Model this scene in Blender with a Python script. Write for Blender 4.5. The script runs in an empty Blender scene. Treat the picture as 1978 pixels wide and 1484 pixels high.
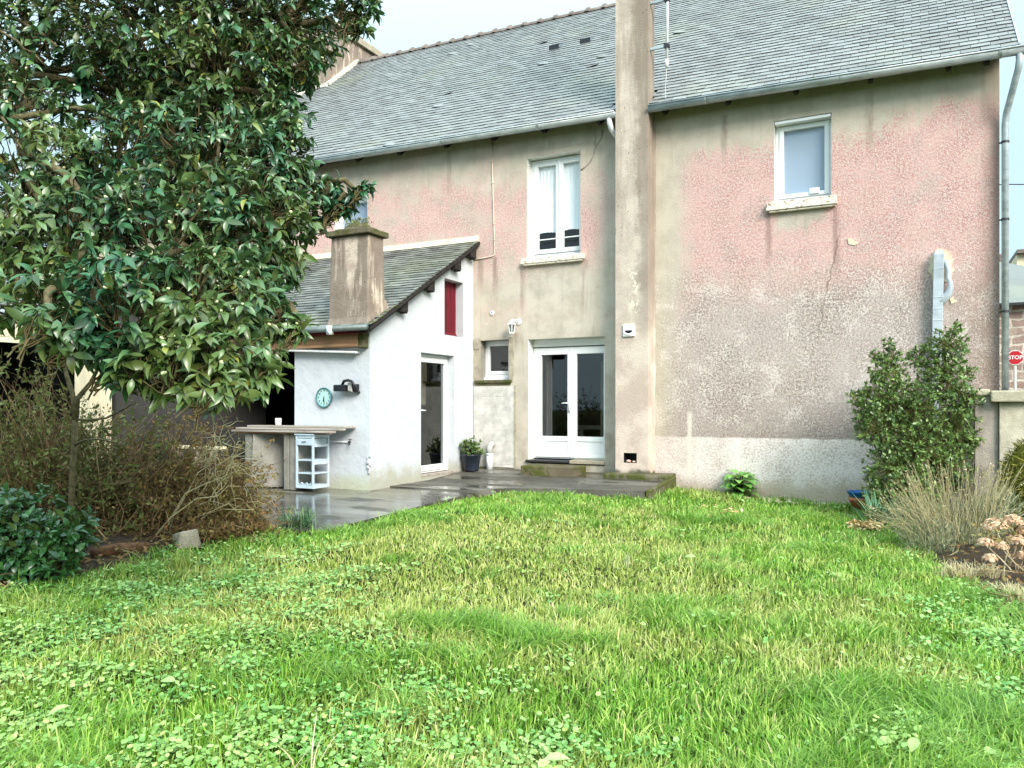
import bpy, bmesh, math, random
import numpy as np
from mathutils import Vector, Matrix

rnd = random.Random(7)
rng = np.random.default_rng(7)
SC = bpy.context.scene
COL = SC.collection

# ------------------------------------------------------------------ camera
F_PX, CX, YH = 1500.0, 989.0, 787.0
YAW = math.atan(765 / 1500)
CAM = Vector((0, -12.5, 1.45))
cam = bpy.data.cameras.new('camera')
cam.sensor_width = 36
cam.lens = 36 * F_PX / 1978
cam.shift_y = 45 / 1978
cam.clip_start = 0.05
cam.clip_end = 2000
cam_ob = bpy.data.objects.new('camera', cam)
COL.objects.link(cam_ob)
cam_ob.location = CAM
cam_ob.rotation_euler = (math.pi / 2, 0, YAW)
SC.camera = cam_ob

# ------------------------------------------------------------------ sky, sun, exposure
SUN_EL, SUN_AZ = math.radians(33), math.radians(126)      # soft light from the front right, behind thin cloud
w = bpy.data.worlds.new('World')
SC.world = w
w.use_nodes = True
wt = w.node_tree
wt.nodes.clear()
sky = wt.nodes.new('ShaderNodeTexSky')
sky.sky_type = 'NISHITA'
sky.sun_disc = False
sky.sun_elevation = SUN_EL
sky.sun_rotation = SUN_AZ
sky.air_density = 1.0
sky.dust_density = 6.0
sky.ozone_density = 1.5
hsv = wt.nodes.new('ShaderNodeHueSaturation')
hsv.inputs['Saturation'].default_value = 0.7
wt.links.new(sky.outputs['Color'], hsv.inputs['Color'])
cloud = wt.nodes.new('ShaderNodeMix')                       # thin overcast: most of the dome is plain white cloud
cloud.data_type = 'RGBA'
cloud.inputs['Factor'].default_value = 0.72
cloud.inputs['B'].default_value = (5.3, 7.45, 8.3, 1)
wt.links.new(hsv.outputs['Color'], cloud.inputs['A'])
bg = wt.nodes.new('ShaderNodeBackground')
bg.inputs['Strength'].default_value = 0.12
tc = wt.nodes.new('ShaderNodeTexCoord')                      # an overcast dome is brighter overhead than at the horizon
sp_ = wt.nodes.new('ShaderNodeSeparateXYZ')
wt.links.new(tc.outputs['Generated'], sp_.inputs[0])
gr = wt.nodes.new('ShaderNodeMapRange')
gr.interpolation_type = 'SMOOTHSTEP'
gr.inputs['From Min'].default_value = 0.25
gr.inputs['From Max'].default_value = 0.95
gr.inputs['To Min'].default_value = 0.58
gr.inputs['To Max'].default_value = 1.6
wt.links.new(sp_.outputs[2], gr.inputs['Value'])
dome = wt.nodes.new('ShaderNodeVectorMath')
dome.operation = 'SCALE'
wt.links.new(cloud.outputs['Result'], dome.inputs[0])
wt.links.new(gr.outputs['Result'], dome.inputs['Scale'])
wt.links.new(dome.outputs[0], bg.inputs['Color'])
wo = wt.nodes.new('ShaderNodeOutputWorld')
wt.links.new(bg.outputs['Background'], wo.inputs['Surface'])

sun = bpy.data.lights.new('sun', 'SUN')
sun.energy = 2.15
sun.angle = math.radians(26)
sun.color = (1.0, 0.945, 0.875)
sun_ob = bpy.data.objects.new('sun', sun)
COL.objects.link(sun_ob)
sdir = Vector((math.sin(SUN_AZ) * math.cos(SUN_EL), math.cos(SUN_AZ) * math.cos(SUN_EL), math.sin(SUN_EL)))
sun_ob.rotation_euler = sdir.to_track_quat('Z', 'Y').to_euler()
sun_ob.location = (6, -16, 20)

SC.view_settings.view_transform = 'Standard'
SC.view_settings.look = 'None'
SC.view_settings.exposure = 1.23
SC.view_settings.gamma = 1
SC.cycles.max_bounces = 6
SC.cycles.transparent_max_bounces = 12
SC.cycles.caustics_reflective = False
SC.cycles.caustics_refractive = False

FWD = Vector((-math.sin(YAW), math.cos(YAW), 0))
RGT = Vector((math.cos(YAW), math.sin(YAW), 0))


def at(x, y, depth):
    """a point at that distance along the view, for placing plants by their size in the picture"""
    return CAM + (FWD + RGT * ((x - CX) / F_PX) + Vector((0, 0, (YH - y) / F_PX))) * depth


# ------------------------------------------------------------------ object helpers
WL = {}


def props(o, label=None, cat=None, group=None, kind=None):
    if label: o['label'] = label
    if cat: o['category'] = cat
    if group: o['group'] = group
    if kind: o['kind'] = kind
    return o


def empty(name, loc, label=None, cat=None, group=None):
    o = bpy.data.objects.new(name, None)
    o.empty_display_size = 0.2
    COL.objects.link(o)
    o.location = loc
    WL[o] = Vector(loc)
    return props(o, label, cat, group)


class MB:
    """collects faces, builds ONE mesh object"""

    def __init__(s):
        s.v, s.f, s.m = [], [], []

    def add(s, vs, fs, mi=0):
        b = len(s.v)
        s.v += [tuple(v) for v in vs]
        s.f += [tuple(b + i for i in f) for f in fs]
        s.m += [mi] * len(fs)
        return s

    def hexa(s, p, mi=0):
        return s.add(p, [(0, 3, 2, 1), (4, 5, 6, 7), (0, 1, 5, 4), (1, 2, 6, 5), (2, 3, 7, 6), (3, 0, 4, 7)], mi)

    def box(s, x0, x1, y0, y1, z0, z1, mi=0):
        return s.hexa([(x0, y0, z0), (x1, y0, z0), (x1, y1, z0), (x0, y1, z0),
                       (x0, y0, z1), (x1, y0, z1), (x1, y1, z1), (x0, y1, z1)], mi)

    def obox(s, c, ax, ay, az, mi=0):
        c, ax, ay, az = Vector(c), Vector(ax), Vector(ay), Vector(az)
        return s.hexa([c - ax - ay - az, c + ax - ay - az, c + ax + ay - az, c - ax + ay - az,
                       c - ax - ay + az, c + ax - ay + az, c + ax + ay + az, c - ax + ay + az], mi)

    def bar(s, a, b, w, h, mi=0):
        a, b = Vector(a), Vector(b)
        d = (b - a)
        t = d.normalized()
        up = Vector((0, 0, 1)) if abs(t.z) < 0.95 else Vector((0, 1, 0))
        side = t.cross(up).normalized()
        n = side.cross(t)
        return s.obox((a + b) / 2, side * w / 2, d / 2, n * h / 2, mi)

    def prism(s, poly, axis, a, b, mi=0):
        def p(u, v, k):
            return {'x': (k, u, v), 'y': (u, k, v), 'z': (u, v, k)}[axis]
        n = len(poly)
        vs = [p(u, v, a) for u, v in poly] + [p(u, v, b) for u, v in poly]
        fs = [tuple(range(n)), tuple(range(2 * n - 1, n - 1, -1))]
        fs += [(i, i + n, (i + 1) % n + n, (i + 1) % n) for i in range(n)]
        return s.add(vs, fs, mi)

    def tube(s, pts, r, n=8, cap=True, mi=0):
        pts = [Vector(p) for p in pts]
        rs = r if isinstance(r, (list, tuple)) else [r] * len(pts)
        b = len(s.v)
        nrm = None
        for i, p in enumerate(pts):
            t = (pts[min(i + 1, len(pts) - 1)] - pts[max(i - 1, 0)])
            t = t.normalized() if t.length > 1e-9 else Vector((0, 0, 1))
            if nrm is None:
                nrm = t.cross(Vector((0, 0, 1)) if abs(t.z) < 0.9 else Vector((1, 0, 0))).normalized()
            else:
                nrm = (nrm - t * nrm.dot(t)).normalized()
            bi = t.cross(nrm)
            for k in range(n):
                a = 2 * math.pi * k / n
                q = p + (nrm * math.cos(a) + bi * math.sin(a)) * rs[i]
                s.v.append(tuple(q))
        for i in range(len(pts) - 1):
            for k in range(n):
                k2 = (k + 1) % n
                s.f.append((b + i * n + k, b + i * n + k2, b + (i + 1) * n + k2, b + (i + 1) * n + k))
                s.m.append(mi)
        if cap:
            s.f.append(tuple(b + k for k in range(n - 1, -1, -1)))
            s.f.append(tuple(b + (len(pts) - 1) * n + k for k in range(n)))
            s.m += [mi, mi]
        return s

    def lathe(s, prof, c, n=24, mi=0, axis='z'):
        c = Vector(c)
        b = len(s.v)
        for r, h in prof:
            for k in range(n):
                a = 2 * math.pi * k / n
                q = {'z': (r * math.cos(a), r * math.sin(a), h), 'y': (r * math.cos(a), h, r * math.sin(a)),
                     'x': (h, r * math.cos(a), r * math.sin(a))}[axis]
                s.v.append(tuple(c + Vector(q)))
        for i in range(len(prof) - 1):
            for k in range(n):
                k2 = (k + 1) % n
                s.f.append((b + i * n + k, b + i * n + k2, b + (i + 1) * n + k2, b + (i + 1) * n + k))
                s.m.append(mi)
        s.f.append(tuple(b + k for k in range(n)))
        s.f.append(tuple(b + (len(prof) - 1) * n + k for k in range(n)))
        s.m += [mi, mi]
        return s

    def ball(s, c, rx, ry=None, rz=None, mi=0, n=10, m=6, jit=0.0):
        ry = ry or rx
        rz = rz or rx
        prof = []
        c = Vector(c)
        b = len(s.v)
        s.v.append((c.x, c.y, c.z - rz))
        for i in range(1, m):
            a = -math.pi / 2 + math.pi * i / m
            for k in range(n):
                t = 2 * math.pi * k / n
                j = 1 + rnd.uniform(-jit, jit)
                s.v.append((c.x + rx * math.cos(a) * math.cos(t) * j, c.y + ry * math.cos(a) * math.sin(t) * j, c.z + rz * math.sin(a) * j))
        s.v.append((c.x, c.y, c.z + rz))
        top = len(s.v) - 1
        fs = []
        for k in range(n):
            k2 = (k + 1) % n
            fs.append((b, b + 1 + k2, b + 1 + k))
            fs.append((top, b + 1 + (m - 2) * n + k, b + 1 + (m - 2) * n + k2))
            for i in range(m - 2):
                fs.append((b + 1 + i * n + k, b + 1 + i * n + k2, b + 1 + (i + 1) * n + k2, b + 1 + (i + 1) * n + k))
        s.f += fs
        s.m += [mi] * len(fs)
        return s

    def build(s, name, mats, parent=None, loc=None, smooth=False, bevel=0.0, fix=True, **kw):
        if not isinstance(mats, (list, tuple)): mats = [mats]
        off = WL[parent] if parent is not None else Vector(loc if loc is not None else (0, 0, 0))
        me = bpy.data.meshes.new(name)
        me.from_pydata([(x - off.x, y - off.y, z - off.z) for x, y, z in s.v], [], s.f)
        for m in mats: me.materials.append(m)
        me.polygons.foreach_set('material_index', s.m)
        if fix:
            bm = bmesh.new()
            bm.from_mesh(me)
            bmesh.ops.recalc_face_normals(bm, faces=bm.faces)
            bm.to_mesh(me)
            bm.free()
        if smooth:
            me.polygons.foreach_set('use_smooth', [True] * len(me.polygons))
        o = bpy.data.objects.new(name, me)
        COL.objects.link(o)
        if smooth:
            try:
                with bpy.context.temp_override(object=o, selected_objects=[o], active_object=o):
                    bpy.ops.object.shade_smooth_by_angle(angle=math.radians(40))
            except Exception:
                pass
        if parent is not None:
            o.parent = parent
            WL[o] = off
        else:
            o.location = off
            WL[o] = off
        if bevel:
            md = o.modifiers.new('bevel', 'BEVEL')
            md.width = bevel
            md.segments = 2
            md.limit_method = 'ANGLE'
        return props(o, **kw)


def bulk(name, verts, faces_flat, sizes, mats, mat_idx=None, parent=None, loc=None, smooth=False, **kw):
    """fast mesh from numpy arrays"""
    off = WL[parent] if parent is not None else Vector(loc if loc is not None else (0, 0, 0))
    verts = np.asarray(verts, dtype=np.float32) - np.array(off, dtype=np.float32)
    me = bpy.data.meshes.new(name)
    me.vertices.add(len(verts))
    me.vertices.foreach_set('co', verts.ravel())
    me.loops.add(len(faces_flat))
    me.loops.foreach_set('vertex_index', np.asarray(faces_flat, dtype=np.int32))
    sizes = np.asarray(sizes, dtype=np.int32)
    me.polygons.add(len(sizes))
    starts = np.concatenate([[0], np.cumsum(sizes)[:-1]]).astype(np.int32)
    me.polygons.foreach_set('loop_start', starts)
    if not isinstance(mats, (list, tuple)): mats = [mats]
    for m in mats: me.materials.append(m)
    if mat_idx is not None: me.polygons.foreach_set('material_index', np.asarray(mat_idx, dtype=np.int32))
    if smooth: me.polygons.foreach_set('use_smooth', np.ones(len(sizes), dtype=bool))
    me.update(calc_edges=True)
    me.validate()
    o = bpy.data.objects.new(name, me)
    COL.objects.link(o)
    if parent is not None:
        o.parent = parent
    else:
        o.location = off
    WL[o] = off
    return props(o, **kw)


def stamp(tv, tf, P, B, S):
    """copies of one small shape: tv (n,3) shape verts, tf faces, P (N,3) places, B (N,3,3) rows = axes, S (N,) or (N,3)"""
    tv = np.asarray(tv, dtype=np.float64)
    P = np.asarray(P)
    N = len(P)
    S = np.asarray(S)
    if S.ndim == 1: S = np.repeat(S[:, None], 3, 1)
    loc = tv[None] * S[:, None, :]
    V = np.einsum('nik,nkj->nij', loc, B) + P[:, None, :]
    n = len(tv)
    flat = np.array([i for f in tf for i in f])
    sz = np.array([len(f) for f in tf])
    FF = (flat[None] + (np.arange(N) * n)[:, None]).ravel()
    return V.reshape(-1, 3), FF, np.tile(sz, N)


def cat_stamps(lst):
    vs, fs, ss, ms = [], [], [], []
    b = 0
    for (v, f, z), mi in lst:
        vs.append(v)
        fs.append(f + b)
        ss.append(z)
        ms.append(np.full(len(z), mi))
        b += len(v)
    return np.concatenate(vs), np.concatenate(fs), np.concatenate(ss), np.concatenate(ms)


def nrmz(a):
    return a / np.maximum(np.linalg.norm(a, axis=-1, keepdims=True), 1e-9)


def frames(d, up):
    """axes for leaves: y along d, z near up"""
    d = nrmz(d)
    x = nrmz(np.cross(d, up))
    z = np.cross(x, d)
    return np.stack([x, d, z], axis=1)


LEAF_V = [(0, 0, 0), (-.20, .25, .055), (0, .25, 0), (.20, .25, .055), (-.25, .5, .06), (0, .5, .0), (.25, .5, .06),
          (-.16, .76, -.03), (0, .76, -.075), (.16, .76, -.03), (0, 1, -.20)]
LEAF_F = [(0, 2, 1), (0, 3, 2), (1, 2, 5, 4), (2, 3, 6, 5), (4, 5, 8, 7), (5, 6, 9, 8), (7, 8, 10), (8, 9, 10)]
SLEAF_V = [(0, 0, 0), (-.26, .45, .05), (0, .45, 0), (.26, .45, .05), (0, 1, -.05)]
SLEAF_F = [(0, 2, 1), (0, 3, 2), (1, 2, 4), (2, 3, 4)]


# ------------------------------------------------------------------ material helpers
def lin(r, g, b, k=1.0):
    def f(c):
        c /= 255.0
        return (c / 12.92 if c <= 0.04045 else ((c + 0.055) / 1.055) ** 2.4) * k
    return (f(r), f(g), f(b), 1.0)


class T:
    def __init__(s, name):
        s.mat = bpy.data.materials.new(name)
        s.mat.use_nodes = True
        s.nt = s.mat.node_tree
        s.nt.nodes.clear()
        s._pos = None

    def n(s, kind, ins=None, **pr):
        nd = s.nt.nodes.new(kind)
        for k, v in pr.items(): setattr(nd, k, v)
        for k, v in (ins or {}).items(): s.set(nd.inputs[k], v)
        return nd

    def set(s, sock, v):
        if isinstance(v, bpy.types.NodeSocket):
            s.nt.links.new(v, sock)
        else:
            sock.default_value = v

    def pos(s):
        if s._pos is None: s._pos = s.n('ShaderNodeNewGeometry')
        return s._pos.outputs['Position']

    def rand(s):
        s.pos()
        return s._pos.outputs['Random Per Island']

    def xyz(s):
        o = s.n('ShaderNodeSeparateXYZ', {0: s.pos()}).outputs
        return o[0], o[1], o[2]

    def scl(s, x, y, z, v=None):
        return s.n('ShaderNodeVectorMath', {0: v or s.pos(), 1: (x, y, z)}, operation='MULTIPLY').outputs[0]

    def noise(s, scale, detail=3, rough=.55, v=None, dist=0.0):
        return s.n('ShaderNodeTexNoise', {'Vector': v or s.pos(), 'Scale': scale, 'Detail': detail, 'Roughness': rough, 'Distortion': dist}).outputs['Fac']

    def vor(s, scale, v=None, out='Distance', feature='F1'):
        return s.n('ShaderNodeTexVoronoi', {'Vector': v or s.pos(), 'Scale': scale}, feature=feature).outputs[out]

    def m(s, op, a, b=0.0, c=0.0):
        nd = s.n('ShaderNodeMath', operation=op)
        for i, v in enumerate((a, b, c)): s.set(nd.inputs[i], v)
        return nd.outputs[0]

    def step(s, v, a, b, lo=0.0, hi=1.0):
        return s.n('ShaderNodeMapRange', {'Value': v, 'From Min': a, 'From Max': b, 'To Min': lo, 'To Max': hi}, interpolation_type='SMOOTHSTEP').outputs[0]

    def mix(s, f, a, b, mode='MIX'):
        nd = s.n('ShaderNodeMix', data_type='RGBA', blend_type=mode)
        s.set(nd.inputs[0], f)
        s.set(nd.inputs[6], a)
        s.set(nd.inputs[7], b)
        return nd.outputs[2]

    def ramp(s, f, stops):
        nd = s.n('ShaderNodeValToRGB', {0: f})
        e = nd.color_ramp.elements
        while len(e) < len(stops): e.new(0.5)
        for i, (p, c) in enumerate(stops):
            e[i].position = p
            e[i].color = c
        return nd.outputs[0]

    def band(s, v, a, b, c, d):
        return s.m('MULTIPLY', s.step(v, a, b), s.step(v, c, d, 1.0, 0.0))

    def bump(s, h, dist=0.01, strength=1.0):
        return s.n('ShaderNodeBump', {'Height': h, 'Distance': dist, 'Strength': strength}).outputs[0]

    def bsdf(s, col, rough=.7, spec=.3, metal=0.0, normal=None, **kw):
        ins = {'Base Color': col, 'Roughness': rough, 'Specular IOR Level': spec, 'Metallic': metal}
        if normal is not None: ins['Normal'] = normal
        ins.update(kw)
        return s.n('ShaderNodeBsdfPrincipled', ins).outputs[0]

    def done(s, shader):
        o = s.n('ShaderNodeOutputMaterial')
        s.nt.links.new(shader, o.inputs[0])
        return s.mat


def simple(name, col, rough=.6, spec=.3, metal=0.0, var=.12, vs=6.0, bump=0.0, bs=80.0):
    t = T(name)
    c2 = tuple(x * (1 - var) for x in col[:3]) + (1,)
    c1 = tuple(min(1, x * (1 + var)) for x in col[:3]) + (1,)
    cc = t.mix(t.step(t.noise(vs, 4), .3, .7), c1, c2)
    nm = t.bump(t.noise(bs, 3), bump) if bump else None
    return t.done(t.bsdf(cc, rough, spec, metal, nm))


def foliage(name, cols, rough=.35, spec=.5, trans=.25, clump=2.2, under=.35):
    """leaf material: each leaf its own tone, plus paler and deeper clumps"""
    t = T(name)
    c = t.ramp(t.rand(), cols)
    cl = t.step(t.noise(clump, 2), .3, .72)
    c = t.mix(t.m('MULTIPLY', cl, .35), c, cols[-1][1])
    back = t.n('ShaderNodeNewGeometry').outputs['Backfacing']
    c = t.mix(t.m('MULTIPLY', back, under), c, lin(150, 165, 95, .8))
    p = t.bsdf(c, rough, spec)
    tr = t.n('ShaderNodeBsdfTranslucent', {'Color': c}).outputs[0]
    return t.done(t.n('ShaderNodeMixShader', {0: trans, 1: p, 2: tr}).outputs[0])


# ------------------------------------------------------------------ materials
def facade_mat():
    t = T('roughcast_render')
    X, Y, Z = t.xyz()
    nb = t.noise(.9, 4, .6)
    nm = t.noise(3.2, 4, .6)
    nstreak = t.noise(1.0, 4, .65, t.scl(9, 9, .9))
    beige = t.mix(t.step(nm, .35, .7), lin(197, 188, 173, .98), lin(178, 169, 154, .96))
    beige = t.mix(t.m('MULTIPLY', t.step(nstreak, .5, .72), .3), beige, lin(148, 138, 120, .88))
    # roughcast grain: pale pebbles on a tinted coat
    g1 = t.noise(58, 3, .75)
    g2 = t.noise(27, 3, .7)
    gs = t.m('ADD', t.m('MULTIPLY', g1, .6), t.m('MULTIPLY', g2, .4))
    speck = t.step(gs, .43, .60)
    pit = t.step(gs, .44, .36)
    ctr = t.step(t.noise(1.4, 4, .7), .36, .62)
    speck = t.m('ADD', t.m('MULTIPLY', t.m('SUBTRACT', speck, .5), t.m('ADD', .45, t.m('MULTIPLY', ctr, .6))), .5)
    pink = t.mix(speck, lin(194, 136, 131, .96), lin(234, 204, 197, .99))
    pink = t.mix(t.m('MULTIPLY', pit, .35), pink, lin(160, 100, 96, .9))
    grey = t.mix(speck, lin(142, 125, 117, .94), lin(220, 207, 199, .98))
    grey = t.mix(t.m('MULTIPLY', pit, .35), grey, lin(104, 90, 82, .9))
    beige_r = t.mix(t.m('MULTIPLY', speck, .5), beige, lin(208, 198, 176, .85))
    fine = t.m('MULTIPLY', t.m('SUBTRACT', gs, .5), 1.5)
    wob = t.m('ADD', fine, t.m('ADD', t.m('MULTIPLY', t.m('SUBTRACT', nb, .5), 1.2), t.m('MULTIPLY', t.m('SUBTRACT', nstreak, .5), .8)))
    wob2 = t.m('ADD', fine, t.m('MULTIPLY', t.m('SUBTRACT', nb, .5), 1.6))
    z1 = t.m('ADD', Z, wob)
    right = t.step(X, -3.9, -3.7)
    # ---- left of the stack: pink between 3.8 and 5.7, plain below
    topl = t.m('ADD', 5.62, t.m('MULTIPLY', t.m('ADD', X, 7.0), -.09))
    pl = t.m('MULTIPLY', t.step(t.m('SUBTRACT', z1, topl), .06, -.22), t.step(t.m('ADD', Z, wob2), 3.35, 4.35))
    pl = t.m('MULTIPLY', pl, t.step(t.m('ADD', X, t.m('MULTIPLY', wob, .5)), -4.42, -4.85))
    # ---- right of the stack
    topr = t.m('ADD', 5.55, t.m('MULTIPLY', t.step(X, -.9, 1.1), .25))
    pr = t.m('MULTIPLY', t.step(t.m('SUBTRACT', z1, topr), .06, -.26), t.step(t.m('ADD', X, t.m('MULTIPLY', wob, .5)), -3.5, -3.0))
    low = t.step(t.m('ADD', Z, t.m('ADD', t.m('MULTIPLY', wob2, .9), t.m('MULTIPLY', t.m('SUBTRACT', nm, .5), .9))), 3.85, 2.75)
    lowcol = t.mix(t.step(nb, .42, .66), grey, t.mix(.5, grey, lin(200, 186, 180, .9)))
    lowcol = t.mix(t.step(t.m('ADD', X, wob), .3, 1.1), lowcol, t.mix(.5, grey, lin(176, 150, 134, .8)))
    mot = t.noise(1.9, 5, .7)
    rightcol = t.mix(t.m('MULTIPLY', pr, t.m('ADD', .55, t.m('MULTIPLY', t.step(mot, .3, .6), .45))), beige_r, t.mix(t.m('MULTIPLY', t.step(t.m('ADD', mot, t.m('MULTIPLY', t.m('SUBTRACT', gs, .5), .9)), .47, .60), .6), pink, grey))
    lowcol = t.mix(t.m('MULTIPLY', t.step(t.m('ADD', Z, t.m('MULTIPLY', wob2, .5)), 1.9, 1.0), .4), lowcol, t.mix(speck, lin(122, 104, 96, .9), lin(176, 158, 148, .95)))
    rightcol = t.mix(t.m('MULTIPLY', low, t.step(X, -3.7, -3.2)), rightcol, lowcol)
    beigel = t.mix(t.m('MULTIPLY', t.step(nb, .46, .62), .45), beige_r, t.mix(.6, beige, pink))
    lowl = t.mix(t.step(Z, 3.3, 2.7), beigel, beige)
    leftcol = t.mix(t.m('MULTIPLY', pl, .92), lowl, t.mix(t.m('ADD', .2, t.m('MULTIPLY', t.step(mot, .42, .62), .5)), pink, beige_r))
    col = t.mix(right, leftcol, rightcol)
    # re-rendered patches under the two upper sills
    u1 = t.m('MULTIPLY', t.band(t.m('ADD', X, t.m('MULTIPLY', wob, .12)), -6.12, -5.98, -5.08, -4.96), t.band(t.m('ADD', Z, wob), 2.9, 3.5, 3.98, 4.2))
    u2 = t.m('MULTIPLY', t.band(t.m('ADD', X, t.m('MULTIPLY', wob, .12)), -1.86, -1.72, -1.2, -1.04), t.band(t.m('ADD', Z, t.m('MULTIPLY', wob, .4)), 4.1, 4.3, 4.42, 4.7))
    col = t.mix(t.m('MAXIMUM', u1, u2), col, beige)
    # whitish plinth on the right, grey-cream one by the door
    speck3 = t.step(t.m('ADD', t.m('MULTIPLY', t.noise(34, 4, .75), .7), t.m('MULTIPLY', t.noise(3.2, 4, .7), .3)), .46, .60)
    plin = t.mix(t.m('MULTIPLY', speck3, .6), lin(246, 234, 228, .98), lin(162, 132, 122, .9))
    plin = t.mix(t.m('MULTIPLY', t.step(t.m('ADD', Z, t.m('MULTIPLY', wob2, .35)), .42, .12), .75), plin, lin(196, 178, 148, .85))
    plin = t.mix(t.m('MULTIPLY', t.step(X, -2.0, -3.6), .35), plin, lin(170, 152, 134, .8))
    pm = t.m('MULTIPLY', right, t.step(t.m('ADD', Z, t.m('MULTIPLY', t.m('SUBTRACT', nm, .5), .05)), .985, .955))
    col = t.mix(pm, col, plin)
    pml = t.m('MULTIPLY', t.m('SUBTRACT', 1, right), t.step(t.m('ADD', Z, t.m('MULTIPLY', wob, .12)), 1.02, .97))
    col = t.mix(t.m('MULTIPLY', pml, .8), col, t.mix(t.step(nm, .4, .65), lin(200, 192, 176, .88), lin(172, 161, 144, .86)))
    # dirt: drip marks and damp at the foot
    drip = t.step(t.noise(1.0, 3, .6, t.scl(22, 22, .8)), .62, .8)
    col = t.mix(t.m('MULTIPLY', t.m('MULTIPLY', drip, t.step(Z, 2.0, 4.5)), .32), col, lin(105, 80, 74, .7))
    dots = t.step(t.vor(3.1), .055, .02)
    col = t.mix(t.m('MULTIPLY', dots, .8), col, lin(226, 218, 206, .9))
    foot = t.step(t.m('ADD', Z, t.m('MULTIPLY', wob2, .2)), .45, .12)
    foot = t.m('MULTIPLY', foot, t.step(X, -3.3, -4.2))
    col = t.mix(t.m('MULTIPLY', foot, .65), col, lin(104, 98, 70, .7))
    crk = t.m('ABSOLUTE', t.m('SUBTRACT', t.m('ADD', X, t.m('MULTIPLY', t.m('SUBTRACT', t.noise(7, 3), .5), .12)), t.m('ADD', -1.72, t.m('MULTIPLY', Z, .20))))
    crk = t.m('MULTIPLY', t.step(crk, .016, .005), t.band(Z, 2.5, 2.8, 3.9, 4.1))
    col = t.mix(t.m('MULTIPLY', crk, .6), col, lin(108, 84, 78))
    strip = t.m('MULTIPLY', t.band(t.m('ADD', X, t.m('MULTIPLY', t.m('SUBTRACT', t.noise(9, 3), .5), .05)), -3.20, -3.17, -3.13, -3.10), t.band(Z, .25, .4, 1.3, 1.42))
    col = t.mix(t.m('MULTIPLY', strip, .7), col, lin(222, 214, 200))
    blot = t.m('MULTIPLY', t.step(t.m('ADD', t.noise(2.3, 5, .75), t.m('MULTIPLY', t.m('SUBTRACT', gs, .5), .7)), .52, .60), t.m('MULTIPLY', right, t.band(Z, 1.0, 1.3, 3.2, 3.9)))
    col = t.mix(t.m('MULTIPLY', blot, t.m('ADD', .25, t.m('MULTIPLY', speck, .45))), col, lin(224, 214, 206))
    # run-off stains from the sill ends and from the rafters
    sw = t.m('MULTIPLY', t.m('SUBTRACT', t.noise(6, 3), .5), .08)
    runs = 0.0
    for (rx_, rz0, rz1) in ((-6.16, 2.9, 4.02), (-4.97, 2.7, 4.02), (-1.92, 3.4, 4.48), (-.96, 3.2, 4.48), (-7.02, 3.4, 4.2), (-6.72, 3.3, 4.2), (-6.30, 2.2, 2.8), (-2.6, 5.2, 6.1), (-.5, 5.0, 6.1), (-5.6, 5.4, 6.2), (-7.7, 5.3, 6.3)):
        dd = t.m('ABSOLUTE', t.m('SUBTRACT', t.m('ADD', X, sw), rx_))
        runs = t.m('MAXIMUM', runs, t.m('MULTIPLY', t.step(dd, .085, .01), t.band(Z, rz0, rz0 + .7, rz1 - .03, rz1)))
    col = t.mix(t.m('MULTIPLY', runs, t.m('MULTIPLY', t.step(nstreak, .3, .6), .5)), col, lin(122, 92, 82, .85))
    # brown weathering down the outer corner
    col = t.mix(t.m('MULTIPLY', t.step(t.m('ADD', X, t.m('MULTIPLY', wob, .3)), .78, 1.1), .45), col, lin(128, 104, 90, .8))
    rough_mask = t.m('MAXIMUM', t.m('MULTIPLY', pl, .8), t.m('MULTIPLY', right, t.m('MAXIMUM', pr, low)))
    h = t.m('ADD', t.m('MULTIPLY', speck, t.m('ADD', .25, t.m('MULTIPLY', rough_mask, .75))), t.m('MULTIPLY', nm, .5))
    return t.done(t.bsdf(col, .92, .15, 0, t.bump(h, .012, .6)))


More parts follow.
